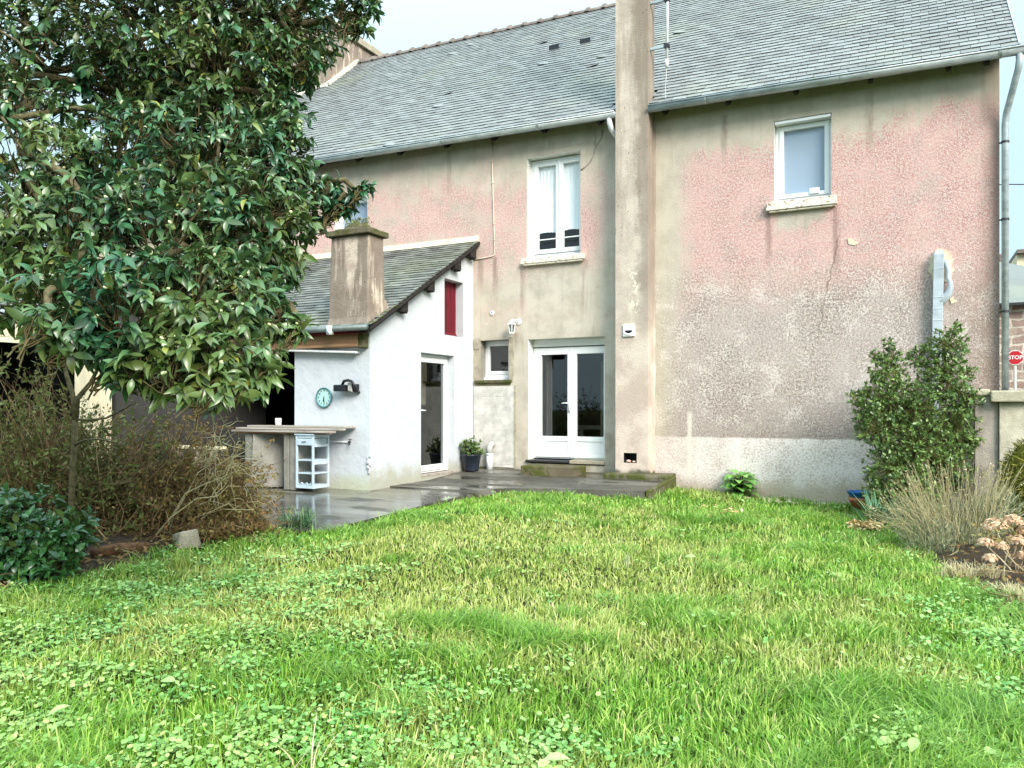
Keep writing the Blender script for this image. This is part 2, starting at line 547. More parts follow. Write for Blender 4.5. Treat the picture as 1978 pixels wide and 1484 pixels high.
def stack_mat():
    t = T('stack_render')
    X, Y, Z = t.xyz()
    st = t.noise(1.0, 5, .65, t.scl(7, 7, .7))
    nm = t.noise(2.2, 5, .65)
    c = t.mix(t.step(nm, .34, .66), lin(208, 195, 180, .95), lin(184, 169, 155, .95))
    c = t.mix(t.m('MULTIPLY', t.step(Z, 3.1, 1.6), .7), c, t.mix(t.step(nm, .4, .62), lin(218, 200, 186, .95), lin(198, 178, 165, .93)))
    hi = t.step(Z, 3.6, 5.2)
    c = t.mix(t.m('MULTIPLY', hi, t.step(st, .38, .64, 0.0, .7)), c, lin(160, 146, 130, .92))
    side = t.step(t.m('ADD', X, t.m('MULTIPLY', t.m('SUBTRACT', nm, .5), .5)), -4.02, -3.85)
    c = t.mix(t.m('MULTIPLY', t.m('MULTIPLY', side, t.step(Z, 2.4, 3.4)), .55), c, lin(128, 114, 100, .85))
    spots = t.m('MULTIPLY', t.step(t.vor(9.0), .10, .06), t.step(t.noise(1.6, 2), .5, .62))
    c = t.mix(t.m('MULTIPLY', t.m('MULTIPLY', spots, t.step(Z, 3.6, 4.2)), .85), c, lin(50, 44, 38))
    # flaked paint
    pe = t.m('MULTIPLY', t.band(Z, 2.85, 3.1, 3.6, 3.85), t.band(X, -4.12, -4.02, -3.95, -3.84))
    fl = t.m('MULTIPLY', pe, t.step(t.noise(11, 4, .65, t.scl(1, 1, .6)), .50, .535))
    fl = t.m('MAXIMUM', fl, t.step(t.vor(3.7), .05, .03))
    c = t.mix(fl, c, lin(226, 217, 196, .9))
    h = t.m('ADD', t.noise(60, 4, .7), t.m('MULTIPLY', nm, .9))
    h = t.m('ADD', h, t.m('MULTIPLY', fl, .4))
    moss = t.step(t.m('ADD', Z, t.m('MULTIPLY', t.m('SUBTRACT', t.noise(5, 3), .5), .2)), .46, .37)
    c = t.mix(t.m('MULTIPLY', moss, .85), c, lin(58, 66, 30, .8))
    return t.done(t.bsdf(c, .9, .15, 0, t.bump(h, .012)))


def white_mat(name, base, dirt_z, tone=(150, 146, 118)):
    t = T(name)
    X, Y, Z = t.xyz()
    n = t.noise(3.5, 5, .65)
    c = t.mix(t.step(n, .3, .75), base, tuple(x * .95 for x in base[:3]) + (1,))
    d = t.step(t.m('ADD', Z, t.m('MULTIPLY', t.m('SUBTRACT', t.noise(4, 4, .7), .5), .5)), dirt_z, dirt_z - .3)
    c = t.mix(t.m('MULTIPLY', d, .7), c, lin(*tone))
    sc = t.m('MULTIPLY', t.step(t.noise(14, 4, .7, t.scl(1, 1, .45)), .64, .68), t.step(t.noise(1.7, 2), .48, .6))
    c = t.mix(t.m('MULTIPLY', sc, .5), c, lin(176, 178, 176))
    st = t.step(t.noise(1, 3, .6, t.scl(14, 14, .6)), .6, .85)
    c = t.mix(t.m('MULTIPLY', st, .22), c, lin(180, 178, 168))
    h = t.m('ADD', t.m('MULTIPLY', t.noise(35, 4, .6), .5), t.m('MULTIPLY', t.noise(5, 3), 2.2))
    return t.done(t.bsdf(c, .85, .2, 0, t.bump(h, .012, .6)))


def slate_mat(name, a, b, lichen):
    t = T(name)
    X, Y, Z = t.xyz()
    r = t.rand()
    c = t.mix(t.step(r, .1, .9), a, b)
    c = t.mix(t.m('MULTIPLY', t.step(t.noise(30, 4, .7), .45, .75), .22), c, tuple(x * .55 for x in a[:3]) + (1,))
    li = t.step(t.noise(.55, 4, .6), .50, .68)
    c = t.mix(t.m('MULTIPLY', li, .35), c, lichen)
    sp = t.step(t.noise(22, 4, .75), .62, .72)
    c = t.mix(t.m('MULTIPLY', sp, .35), c, lin(190, 190, 172))
    ro = t.m('ADD', .4, t.m('MULTIPLY', t.noise(3, 3), .25))
    return t.done(t.bsdf(c, ro, .5, 0, t.bump(t.noise(45, 3), .003)))


def glass_mat(name, tint=(.9, .93, .93, 1), refl=1.0):
    t = T(name)
    f = t.n('ShaderNodeLayerWeight', {'Blend': .5}).outputs['Facing']
    f = t.m('ADD', .042, t.m('MULTIPLY', t.m('POWER', f, 5.0), .95))
    f = t.m('MINIMUM', t.m('MULTIPLY', f, refl), 1.0)
    tr = t.n('ShaderNodeBsdfTransparent', {'Color': tint}).outputs[0]
    gl = t.n('ShaderNodeBsdfGlossy', {'Color': (1, 1, 1, 1), 'Roughness': .015}).outputs[0]
    return t.done(t.n('ShaderNodeMixShader', {0: f, 1: tr, 2: gl}).outputs[0])


def concrete_mat(name, base, moss=.0, wet=False, mcol=(86, 92, 40), joints=False):
    t = T(name)
    X, Y, Z = t.xyz()
    n = t.noise(4.5, 6, .65)
    c = t.mix(t.step(n, .3, .7), base, tuple(x * .66 for x in base[:3]) + (1,))
    c = t.mix(t.m('MULTIPLY', t.step(t.noise(70, 3, .7), .5, .75), .3), c, tuple(x * .5 for x in base[:3]) + (1,))
    h = t.m('ADD', t.noise(60, 4, .7), t.m('MULTIPLY', n, .8))
    if moss:
        mk = t.step(t.m('ADD', t.noise(3.5, 5, .7), moss - .5), .46, .6)
        c = t.mix(t.m('MULTIPLY', mk, .9), c, t.mix(t.noise(40, 3), lin(*mcol, .55), lin(*mcol, 1.0)))
        h = t.m('ADD', h, t.m('MULTIPLY', mk, .8))
    if joints:
        bt = t.n('ShaderNodeTexBrick', {'Vector': t.n('ShaderNodeCombineXYZ', {0: X, 1: Z, 2: 0.0}).outputs[0], 'Scale': 1.0, 'Mortar Size': .006, 'Brick Width': .42, 'Row Height': .205, 'Mortar Smooth': .6}, offset=.5)
        c = t.mix(t.m('MULTIPLY', bt.outputs['Fac'], .035), c, lin(120, 116, 106))
        h = t.m('SUBTRACT', h, t.m('MULTIPLY', bt.outputs['Fac'], .25))
    return t.done(t.bsdf(c, .9, .2, 0, t.bump(h, .012)))


def patio_mat():
    t = T('wet_patio')
    X, Y, Z = t.xyz()
    n = t.noise(2.4, 6, .65)
    wob = t.m('MULTIPLY', t.m('SUBTRACT', n, .5), 1.6)
    c = t.mix(t.step(n, .3, .7), lin(112, 107, 96, .62), lin(78, 74, 64, .6))
    c = t.mix(t.m('MULTIPLY', t.step(t.noise(80, 3, .7), .5, .75), .4), c, lin(48, 46, 38))
    grn = t.m('MAXIMUM', t.m('MULTIPLY', t.step(t.m('ADD', X, wob), -7.6, -8.6), .8), t.step(t.m('ADD', Y, wob), -.4, .1))
    grn = t.m('MULTIPLY', grn, t.step(t.noise(1.3, 4), .36, .58))
    c = t.mix(t.m('MULTIPLY', grn, .7), c, lin(104, 98, 40, .7))
    c = t.mix(t.m('MULTIPLY', t.step(t.noise(1.1, 3, .5, t.scl(.6, 3.0, 1)), .52, .62), .45), c, lin(150, 146, 136, .75))
    pud = t.step(t.m('ADD', t.m('MULTIPLY', t.noise(1.0, 3, .5, t.scl(.9, 2.4, 1)), 1.0), t.m('MULTIPLY', t.step(Y, -1.6, -3.0), .17)), .50, .60)
    ro = t.m('ADD', .55, t.m('MULTIPLY', pud, -.51))
    h = t.m('MULTIPLY', t.m('ADD', t.noise(60, 4, .7), n), t.m('SUBTRACT', 1.0, t.m('MULTIPLY', pud, .93)))
    return t.done(t.bsdf(c, ro, .6, 0, t.bump(h, .012)))


def wood_mat(name, a, b, sc=(2, 30, 30), rough=.75):
    t = T(name)
    n = t.noise(1.0, 4, .6, t.scl(*sc))
    c = t.mix(t.step(n, .3, .7), a, b)
    c = t.mix(t.m('MULTIPLY', t.step(t.noise(5, 4, .7), .55, .75), .4), c, tuple(x * .5 for x in b[:3]) + (1,))
    return t.done(t.bsdf(c, rough, .25, 0, t.bump(n, .006)))


def flaky_mat(name, base, under):
    t = T(name)
    fl = t.step(t.noise(16, 5, .7, t.scl(1, 1, 2.2)), .57, .61)
    c = t.mix(t.m('MULTIPLY', fl, .85), base, under)
    c = t.mix(t.m('MULTIPLY', t.step(t.noise(4, 4), .5, .7), .25), c, lin(190, 180, 160))
    return t.done(t.bsdf(c, .7, .3, 0, t.bump(t.m('SUBTRACT', t.noise(50, 3), fl), .005)))


def zinc_mat():
    t = T('zinc')
    n = t.noise(5, 5, .7, t.scl(.6, 2, 2))
    c = t.mix(t.step(n, .3, .7), lin(186, 196, 198), lin(146, 156, 158))
    c = t.mix(t.m('MULTIPLY', t.step(t.noise(24, 4, .7), .58, .7), .5), c, lin(202, 206, 204))
    return t.done(t.bsdf(c, .38, .5, .3, t.bump(t.noise(9, 3), .004)))


def stone_mat():
    t = T('granite_rubble')
    X, Y, Z = t.xyz()
    bt = t.n('ShaderNodeTexBrick', {'Vector': t.n('ShaderNodeCombineXYZ', {0: t.m('ADD', X, t.m('MULTIPLY', t.noise(1.2, 2), .5)), 1: t.m('ADD', Z, t.m('MULTIPLY', t.noise(1.5, 2), .25)), 2: 0.0}).outputs[0],
                                    'Color1': lin(150, 120, 108), 'Color2': lin(172, 152, 138), 'Mortar': lin(206, 194, 178),
                                    'Scale': 1.0, 'Mortar Size': .035, 'Brick Width': .62, 'Row Height': .27, 'Bias': .1}, offset=.43)
    c = t.mix(t.m('MULTIPLY', t.step(t.noise(2.0, 4, .7), .4, .65), .45), bt.outputs['Color'], lin(112, 92, 88))
    return t.done(t.bsdf(c, .9, .15, 0, t.bump(t.m('SUBTRACT', t.noise(12, 3), bt.outputs['Fac']), .03)))


def ground_mat():
    t = T('lawn_soil')
    n = t.noise(3, 6, .7)
    c = t.mix(t.step(n, .35, .65), lin(72, 92, 40, .6), lin(66, 66, 40, .5))
    c = t.mix(t.m('MULTIPLY', t.step(t.noise(40, 3, .7), .5, .7), .6), c, lin(44, 52, 24))
    return t.done(t.bsdf(c, .95, .1, 0, t.bump(t.noise(40, 4), .02)))


M = {}
M['facade'] = facade_mat()
M['stack'] = stack_mat()
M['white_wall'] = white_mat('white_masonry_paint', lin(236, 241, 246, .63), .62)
M['canopy_wall'] = white_mat('white_masonry_paint_shade_toned', lin(214, 219, 224, .82), .5, (176, 178, 140))  # same white paint, with the canopy shade put into its base colour
M['slate'] = slate_mat('roof_slate', lin(117, 118, 115), lin(133, 135, 132), lin(144, 146, 124))
M['slate_old'] = slate_mat('weathered_slate', lin(94, 95, 90), lin(126, 128, 122), lin(142, 146, 116))
M['underlay'] = simple('roof_underlay', lin(38, 38, 38))
M['mortar'] = simple('mortar_fillet', lin(218, 204, 178), .9, .1, var=.2, vs=5, bump=.01)
M['zinc'] = zinc_mat()
M['zinc_dark'] = simple('dark_zinc', lin(96, 108, 106), .5, .4, .2, var=.2, vs=6)  # darker grey-green zinc, used for the lean-to gutter
M['lead'] = simple('lead_flashing', lin(196, 190, 176), .6, .4, var=.15, vs=8)
M['pvc'] = simple('white_frame_plastic', lin(240, 242, 242, .95), .32, .5, var=.03, vs=2)
M['reveal'] = flaky_mat('painted_reveal', lin(236, 236, 230, .95), lin(206, 200, 186))
M['sill'] = flaky_mat('flaking_sill_paint', lin(232, 224, 206, .92), lin(148, 104, 82))
M['glass'] = glass_mat('window_glass', (.98, .99, .99, 1), 1.4)
M['glass_dark'] = glass_mat('door_glass', (.48, .52, .54, 1), 1.9)
M['curtain'] = simple('net_curtain', lin(244, 248, 252), .9, .1, var=.03, vs=3)
M['drape'] = simple('brown_drape', lin(120, 108, 100), .9, .1)
M['blind'] = simple('grey_blue_blind', lin(154, 170, 190, 1), .9, .1, var=.05, vs=1)
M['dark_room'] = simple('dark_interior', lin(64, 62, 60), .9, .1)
M['rust_red'] = wood_mat('dark_red_boards', lin(116, 22, 38), lin(86, 12, 28), (30, 30, 1.5), .55)
M['timber'] = wood_mat('brown_timber', lin(186, 146, 112), lin(142, 106, 80), (1.5, 30, 30))
M['dark_timber'] = wood_mat('tarred_timber', lin(52, 48, 44), lin(34, 32, 30), (10, 10, 10), .8)
M['grey_timber'] = wood_mat('weathered_boards', lin(178, 170, 160), lin(136, 126, 114), (1.2, 26, 26), .8)
M['cream'] = simple('cream_paint', lin(222, 208, 176), .8, .2, var=.15, vs=3, bump=.004)
M['terracotta'] = simple('ridge_terracotta', lin(126, 116, 110), .85, .2, var=.25, vs=4, bump=.008)
M['pot_clay'] = simple('pot_terracotta', lin(186, 110, 76), .85, .2, var=.2, vs=12)
M['concrete'] = concrete_mat('old_concrete', lin(184, 174, 152), .12)
M['concrete_dark'] = concrete_mat('mossy_step_concrete', lin(112, 104, 84), .52)
M['concrete_edge'] = concrete_mat('mossy_edge_concrete', lin(120, 114, 94), .56)
M['block'] = concrete_mat('concrete_block', lin(158, 154, 144), .05)
M['blockwork'] = concrete_mat('painted_blockwork', lin(226, 222, 214, .95), .0, joints=True)
M['coping'] = concrete_mat('wall_coping', lin(206, 198, 172), .14, mcol=(120, 124, 82))
M['garden_wall'] = concrete_mat('garden_wall_render', lin(210, 202, 180), .12, mcol=(120, 118, 90))
M['grey_wall'] = concrete_mat('weathered_grey_render', lin(186, 176, 164), .06, mcol=(120, 114, 102))
M['patio'] = patio_mat()
M['soil'] = concrete_mat('bed_soil', lin(66, 54, 42), .25, mcol=(64, 66, 34))
M['lawn'] = ground_mat()
M['stack_small'] = None
M['stone'] = stone_mat()
M['asphalt'] = simple('asphalt', lin(92, 92, 92), .9, .2, var=.2)
M['black_plastic'] = simple('black_plastic', lin(24, 26, 30), .35, .5, var=.2)
M['dark_metal'] = simple('dark_metal', lin(40, 40, 42), .5, .5)
M['pale_blue_paint'] = simple('pale_blue_cabinet_paint', lin(190, 206, 216, .95), .55, .35, var=.08, vs=8)
M['teal'] = simple('teal_clock_paint', lin(66, 116, 122), .4, .5)
M['clock_face'] = simple('clock_face', lin(170, 206, 202), .5, .3, var=.03)
M['pot_navy'] = simple('navy_plastic_pot', lin(30, 38, 50), .4, .5, var=.2)
M['blue_plastic'] = simple('blue_plastic', lin(20, 96, 160), .35, .5)
M['grey_pvc'] = simple('grey_drain_plastic', lin(176, 176, 170), .5, .4, var=.12)
M['white_pvc'] = simple('white_drain_plastic', lin(226, 228, 232), .5, .4, var=.08)
M['duct'] = simple('painted_zinc_duct', lin(170, 179, 186), .4, .5, var=.2, vs=5)
M['conduit'] = simple('conduit', lin(214, 198, 180), .6, .3, var=.15)
M['stop_red'] = simple('stop_red', lin(178, 30, 40), .4, .4, var=.04)
M['sign_white'] = simple('sign_white', lin(238, 238, 236), .4, .4, var=.03)
M['pink_stone'] = simple('pink_pebble', lin(206, 164, 150), .8, .2)
M['lamp_white'] = simple('white_lamp_metal', lin(236, 236, 230), .4, .5, var=.04)
M['gravel'] = simple('pale_gravel', lin(206, 192, 164), .9, .2, var=.35, vs=30)
M['mug'] = simple('white_china', lin(226, 220, 210), .3, .5, var=.05)
M['navy'] = simple('navy_cloth', lin(30, 30, 92), .8, .2)
M['moss'] = simple('moss', lin(104, 106, 42), .95, .1, var=.45, vs=14, bump=.05, bs=40)
M['rot'] = wood_mat('rotting_log', lin(116, 84, 58), lin(84, 60, 44), (3, 20, 20), .9)


def small_stack_mat():
    t = T('weathered_chimney_render')
    X, Y, Z = t.xyz()
    st = t.noise(1.0, 5, .65, t.scl(8, 8, 1.1))
    n = t.noise(4, 5, .7)
    c = t.mix(t.step(n, .35, .65), lin(210, 194, 176, .95), lin(176, 157, 142, .93))
    tong = t.m('MULTIPLY', t.step(t.m('ABSOLUTE', t.m('SUBTRACT', t.m('ADD', X, t.m('MULTIPLY', t.m('SUBTRACT', n, .5), .12)), -7.42)), .16, .05), t.step(Z, 3.0, 3.5))
    dark = t.step(t.m('SUBTRACT', t.m('ADD', st, .10), t.m('MULTIPLY', tong, .2)), .44, .60)
    c = t.mix(t.m('MULTIPLY', dark, .75), c, lin(118, 106, 95, .88))
    c = t.mix(t.m('MULTIPLY', t.step(t.m('ADD', Z, t.m('MULTIPLY', n, .3)), 2.95, 2.8), .6), c, lin(156, 146, 132, .8))
    spots = t.m('MULTIPLY', t.step(t.vor(11.0), .12, .07), t.step(t.noise(2.2, 2), .46, .58))
    c = t.mix(t.m('MULTIPLY', spots, .85), c, lin(46, 42, 34))
    lic = t.step(t.vor(6.3), .07, .04)
    c = t.mix(lic, c, lin(222, 212, 186))
    c = t.mix(t.m('MULTIPLY', t.band(Z, 3.98, 4.05, 4.3, 4.5), .75), c, t.mix(t.step(n, .4, .6), lin(128, 118, 94), lin(92, 92, 58)))
    return t.done(t.bsdf(c, .92, .15, 0, t.bump(t.m('ADD', t.noise(50, 4, .7), n), .014)))


M['stack_small'] = small_stack_mat()


# ------------------------------------------------------------------ ground, lawn, patio
def gz(x, y):
    """height of the lawn: nearly level, a little higher towards the patio"""
    x = np.asarray(x, dtype=float)
    y = np.asarray(y, dtype=float)
    return (.02 + .125 * np.clip((-x - 1.9) / 1.9, 0, 1) * np.clip((y + 9.5) / 3.0, .45, 1) + .018 * np.sin(1.7 * x + .6 * y) + .014 * np.sin(2.3 * y - .9 * x) + .008 * np.sin(6.1 * x + 4.7 * y))


LAWN = [(-5.30, -6.30), (-5.45, -4.85), (-5.52, -3.16), (-5.45, -2.15), (-4.6, -1.72), (-3.40, -1.55), (-3.36, -.5), (-3.30, -.06), (-.55, -.06),
        (.15, -1.9), (.25, -4.3), (.38, -4.9), (.62, -5.3), (1.4, -5.45), (2.8, -5.6), (2.8, -13.5), (-4.2, -13.5), (-6.2, -10.3), (-6.0, -9.2), (-6.1, -8.3), (-6.15, -7.3), (-6.0, -6.4)]


def inside(px, py, poly):
    c = np.zeros(len(px), dtype=bool)
    n = len(poly)
    for i in range(n):
        x1, y1 = poly[i]
        x2, y2 = poly[(i + 1) % n]
        cond = ((y1 > py) != (y2 > py)) & (px < (x2 - x1) * (py - y1) / (y2 - y1 + 1e-12) + x1)
        c ^= cond
    return c


b = MB()
S_ = 400
b.add([(-S_, -S_, -.2), (S_, -S_, -.2), (S_, S_, -.2), (-S_, S_, -.2)], [(0, 1, 2, 3)])
b.build('ground', M['lawn'], kind='structure', fix=False)

# lawn sheet, gently uneven
nx, ny = 150, 150
xs = np.linspace(-16, 12, nx)
ys = np.linspace(-15, 0.05, ny)
GX, GY = np.meshgrid(xs, ys)
GZ = gz(GX, GY) - .012
V = np.stack([GX, GY, GZ], -1).reshape(-1, 3)
ii = np.arange(nx * ny).reshape(ny, nx)
Fq = np.stack([ii[:-1, :-1], ii[:-1, 1:], ii[1:, 1:], ii[1:, :-1]], -1).reshape(-1, 4)
bulk('lawn', V, Fq.ravel(), np.full(len(Fq), 4), M['lawn'], smooth=True, kind='structure')

# dark bed soil on the left, slightly mounded
BED = [(-5.9, -9.5), (-6.05, -8.3), (-6.1, -7.3), (-5.75, -6.3), (-6.7, -6.0), (-8.5, -6.1), (-11, -6.5), (-13, -8), (-12, -11.5), (-7.5, -12), (-6.2, -10.4)]
b = MB()
cx_, cy_ = -8.5, -8.4
ring = [(x, y, float(gz(x, y)) + .004) for x, y in BED]
inner = [(cx_ + (x - cx_) * .8, cy_ + (y - cy_) * .8, float(gz(x, y)) + .09 + rnd.uniform(-.02, .02)) for x, y in BED]
n = len(BED)
b.add(ring + inner + [(cx_, cy_, .25)], [(i, (i + 1) % n, n + (i + 1) % n, n + i) for i in range(n)] + [(n + i, n + (i + 1) % n, 2 * n) for i in range(n)])
b.build('flower_bed_soil', M['soil'], kind='structure', smooth=True)

# right-hand border soil
b = MB()
BED2 = [(.1, -1.7), (.22, -4.3), (.38, -5.4), (.60, -6.2), (1.6, -6.8), (3.2, -8.0), (3.4, -.75), (.6, -.75)]
b.add([(x, y, float(gz(x, y)) + .006) for x, y in BED2], [tuple(range(len(BED2)))])
b.build('border_soil', M['soil'], kind='structure')

# patio slab: drains from the wall towards the yard
b = MB()
P = [(-5.42, -6.3), (-5.52, -4.85), (-5.6, -3.16), (-5.57, -2.62), (-7.25, -2.62), (-12.9, -2.62), (-12.9, -6.1), (-7.2, -6.05)]
lo = [(x, y, .207 + .012 * (y + 2.62)) for x, y in P]
lo0 = [(x, y, -.1) for x, y in P]
n = len(P)
b.add(lo + lo0, [tuple(range(n))] + [(i, (i + 1) % n, n + (i + 1) % n, n + i) for i in range(n)])
for P in ([(-5.6, -2.60), (-5.5, -2.15), (-4.55, -1.74), (-3.42, -1.56), (-3.40, -1.50), (-7.25, -1.50), (-7.25, -2.60)],
          [(-3.40, -1.50), (-3.37, -.5), (-3.37, .1), (-7.25, .1), (-7.25, -1.50)]):
    n = len(P)
    up = [(x, y, .335 + .072 * max(y, -1.5)) for x, y in P]
    up0 = [(x, y, -.1) for x, y in P]
    b.add(up + up0, [tuple(range(n))] + [(i, (i + 1) % n, n + (i + 1) % n, n + i) for i in range(n)])
b.build('patio', M['patio'], kind='structure')

# ------------------------------------------------------------------ the house
XL, XR = -14.4, 1.115
PITCH = .87
RIDGE_Y = 4.9


def ze(x): return 6.29 - .021 * (x + 3.6)


def zroof(x, y): return ze(x) + (y + .35) * PITCH


house = empty('house', (-5.3, 4, 0), 'tall rendered house with faded pink and beige roughcast, slate roof and white windows', 'house')
OPEN = [  # x0, x1, z0, z1, reveal depth, reveal material
    (-6.073, -5.046, 4.10, 5.90, .17, 1),
    (-1.838, -1.020, 4.60, 5.857, .14, 1),
    (-6.050, -4.603, .450, 2.665, .22, 2),
    (-7.030, -6.440, 1.935, 2.680, .20, 3),
    (-10.45, -9.62, 4.55, 5.70, .15, 1),
]
b = MB()
xs_ = sorted({XL, XR, -11.5, -8.6, -3.7, *[o[0] for o in OPEN], *[o[1] for o in OPEN]})
zs_ = sorted({-.3, 6.45, *[o[2] for o in OPEN], *[o[3] for o in OPEN]})
for i in range(len(xs_) - 1):
    for j in range(len(zs_) - 1):
        x0, x1, z0, z1 = xs_[i], xs_[i + 1], zs_[j], zs_[j + 1]
        if any(o[0] <= x0 and x1 <= o[1] and o[2] <= z0 and z1 <= o[3] for o in OPEN): continue
        b.add([(x0, 0, z0), (x1, 0, z0), (x1, 0, z1), (x0, 0, z1)], [(0, 1, 2, 3)])
for x0, x1, z0, z1, d, mi in OPEN:
    d2 = d + .22
    b.add([(x0, 0, z0), (x0, d2, z0), (x0, d2, z1), (x0, 0, z1)], [(0, 1, 2, 3)], mi)
    b.add([(x1, 0, z0), (x1, d2, z0), (x1, d2, z1), (x1, 0, z1)], [(3, 2, 1, 0)], mi)
    b.add([(x0, 0, z1), (x1, 0, z1), (x1, d2, z1), (x0, d2, z1)], [(0, 3, 2, 1)], mi)
    b.add([(x0, 0, z0), (x1, 0, z0), (x1, d2, z0), (x0, d2, z0)], [(0, 1, 2, 3)], mi)
# gable ends and back wall
for x0, x1 in ((XL, XL + .3), (XR - .3, XR)):
    zz = ze(x1) - 6.29
    b.prism([(.001, -.3), (9.8, -.3), (9.8, 6.35 + zz), (RIDGE_Y, 10.75 + zz), (.001, 6.47 + zz)], 'x', x0, x1)
b.box(XL + .3, XR - .3, 9.6, 9.8, -.3, 6.3)
b.build('wall', [M['facade'], M['reveal'], M['reveal'], M['block']], house, fix=False)

# rooms behind the openings
b = MB()
for x0, x1, z0, z1, dy in ((-6.9, -4.0, .3, 3.0, 4.0), (-7.6, -6.15, 1.4, 3.0, 1.6), (-6.9, -4.0, 3.6, 6.2, 3), (-2.8, .2, 3.6, 6.2, 3), (-11.2, -8.8, 3.6, 6.2, 3)):
    y0 = .42
    b.add([(x0, y0, z0), (x1, y0, z0), (x1, y0 + dy, z0), (x0, y0 + dy, z0), (x0, y0, z1), (x1, y0, z1), (x1, y0 + dy, z1), (x0, y0 + dy, z1)],
          [(0, 1, 2, 3), (4, 5, 6, 7), (1, 2, 6, 5), (3, 2, 6, 7), (0, 3, 7, 4)])
b.build('room', M['dark_room'], house)

# roof: dark underlay slab, then the slates
b = MB()
b.hexa([(XL - .05, -.27, ze(XL) + .03), (1.29, -.27, ze(1.29) + .03), (1.29, RIDGE_Y, zroof(1.29, RIDGE_Y) - .03), (XL - .05, RIDGE_Y, zroof(XL, RIDGE_Y) - .03),
        (XL - .05, -.27, ze(XL) + .055), (1.29, -.27, ze(1.29) + .055), (1.29, RIDGE_Y, zroof(1.29, RIDGE_Y) - .01), (XL - .05, RIDGE_Y, zroof(XL, RIDGE_Y) - .01)])
yb = 2 * RIDGE_Y + .35
b.hexa([(XL - .05, RIDGE_Y, zroof(XL, RIDGE_Y) - .03), (1.29, RIDGE_Y, zroof(1.29, RIDGE_Y) - .03), (1.29, yb, ze(1.29)), (XL - .05, yb, ze(XL)),
        (XL - .05, RIDGE_Y, zroof(XL, RIDGE_Y) - .01), (1.29, RIDGE_Y, zroof(1.29, RIDGE_Y) - .01), (1.29, yb, ze(1.29) + .02), (XL - .05, yb, ze(XL) + .02)])
roof = b.build('roof', M['underlay'], house)


def slates(b, x0, x1, zf, y_eave, y_top, pitch, expo, wid, skip=None):
    sl = math.sqrt(1 + pitch * pitch)
    cy, cz = 1 / sl, pitch / sl
    rows = int((y_top - y_eave) * sl / expo)
    for r in range(rows + 1):
        s0 = r * expo
        off = (r % 2) * wid / 2 + rnd.uniform(-.006, .006)
        nx_ = int((x1 - x0) / wid) + 2
        for k in range(-1, nx_):
            xa = max(x0, x0 + k * wid + off + .003)
            xb = min(x1, x0 + (k + 1) * wid + off - .003)
            if xb - xa < .03: continue
            ln = expo * 1.7
            ya, yb_ = y_eave + s0 * cy, y_eave + (s0 + ln) * cy
            yb_ = min(yb_, y_top + .02)
            xm = (xa + xb) / 2
            if skip and skip(xm, ya): continue
            lift = .019 + rnd.uniform(0, .005)
            tl = rnd.uniform(-.003, .003)
            if rnd.random() < .006:                          # a slipped or lifted slate
                tl, lift, ya = rnd.choice((-1, 1)) * .012, lift + .012, ya - rnd.uniform(.0, .02)
            th = .007
            dip = rnd.uniform(-.004, .004)
            p = []
            for (xx, yy, up_) in ((xa, ya, lift + tl), (xb, ya, lift - tl), (xb, yb_, -.002), (xa, yb_, -.002)):
                z = zf(xx, yy)
                p.append((xx, yy - up_ * cz + dip * (yy == ya) * cy, z + up_ * cy + dip * (yy == ya) * cz))
            q = [(x, y - th * cz, z + th * cy) for x, y, z in p]
            b.hexa(p + q)


b = MB()
slates(b, XL, 1.31, zroof, -.30, RIDGE_Y - .02, PITCH, .148, .235,
       skip=lambda x, y: (-4.31 < x < -3.72 and y < .06) or (-6.92 < x < -6.72 and 2.93 < y < 3.02) or (-6.2 < x < -6.0 and 2.93 < y < 3.02))
b.build('slates', M['slate'], roof)
b = MB()                                                    # half-round ridge tiles with raised collars
k = XL
while k < 1.3:
    z = zroof(k, RIDGE_Y)
    x1 = min(k + .40, 1.32)
    for (xa, xb, r) in ((k, x1, .105), (k, k + .07, .135)):
        vs, fs = [], []
        for xx in (xa, xb):
            for q in range(9):
                a = math.pi * q / 8
                vs.append((xx, RIDGE_Y + math.cos(a) * r * 1.25, zroof(xx, RIDGE_Y) - .06 + math.sin(a) * r * 1.1))
        fs = [(q, q + 1, 10 + q, 9 + q) for q in range(8)] + [tuple(range(9)), tuple(range(17, 8, -1))]
        b.add(vs, fs)
    k += .42
b.build('ridge', M['terracotta'], roof)
for x in (-6.82, -6.10):                                     # two little open cat-slide vents
    b = MB()
    y, z = 2.97, zroof(x, 2.97)
    b.hexa([(x - .12, y - .10, z - .06), (x + .12, y - .10, z - .06), (x + .12, y + .16, z + .11), (x - .12, y + .16, z + .11),
            (x - .12, y - .10, z - .045), (x + .12, y - .10, z - .045), (x + .12, y + .16, z + .165), (x - .12, y + .16, z + .165)])
    b.box(x - .115, x + .115, y - .11, y - .09, z - .07, z + .045)
    b.build('roof_vent', M['black_plastic'], roof)
# verge strip on the right
b = MB()
b.bar((1.315, -.30, zroof(1.3, -.30) + .0), (1.315, RIDGE_Y, zroof(1.3, RIDGE_Y) + .0), .02, .07)
b.build('verge', M['zinc'], roof)

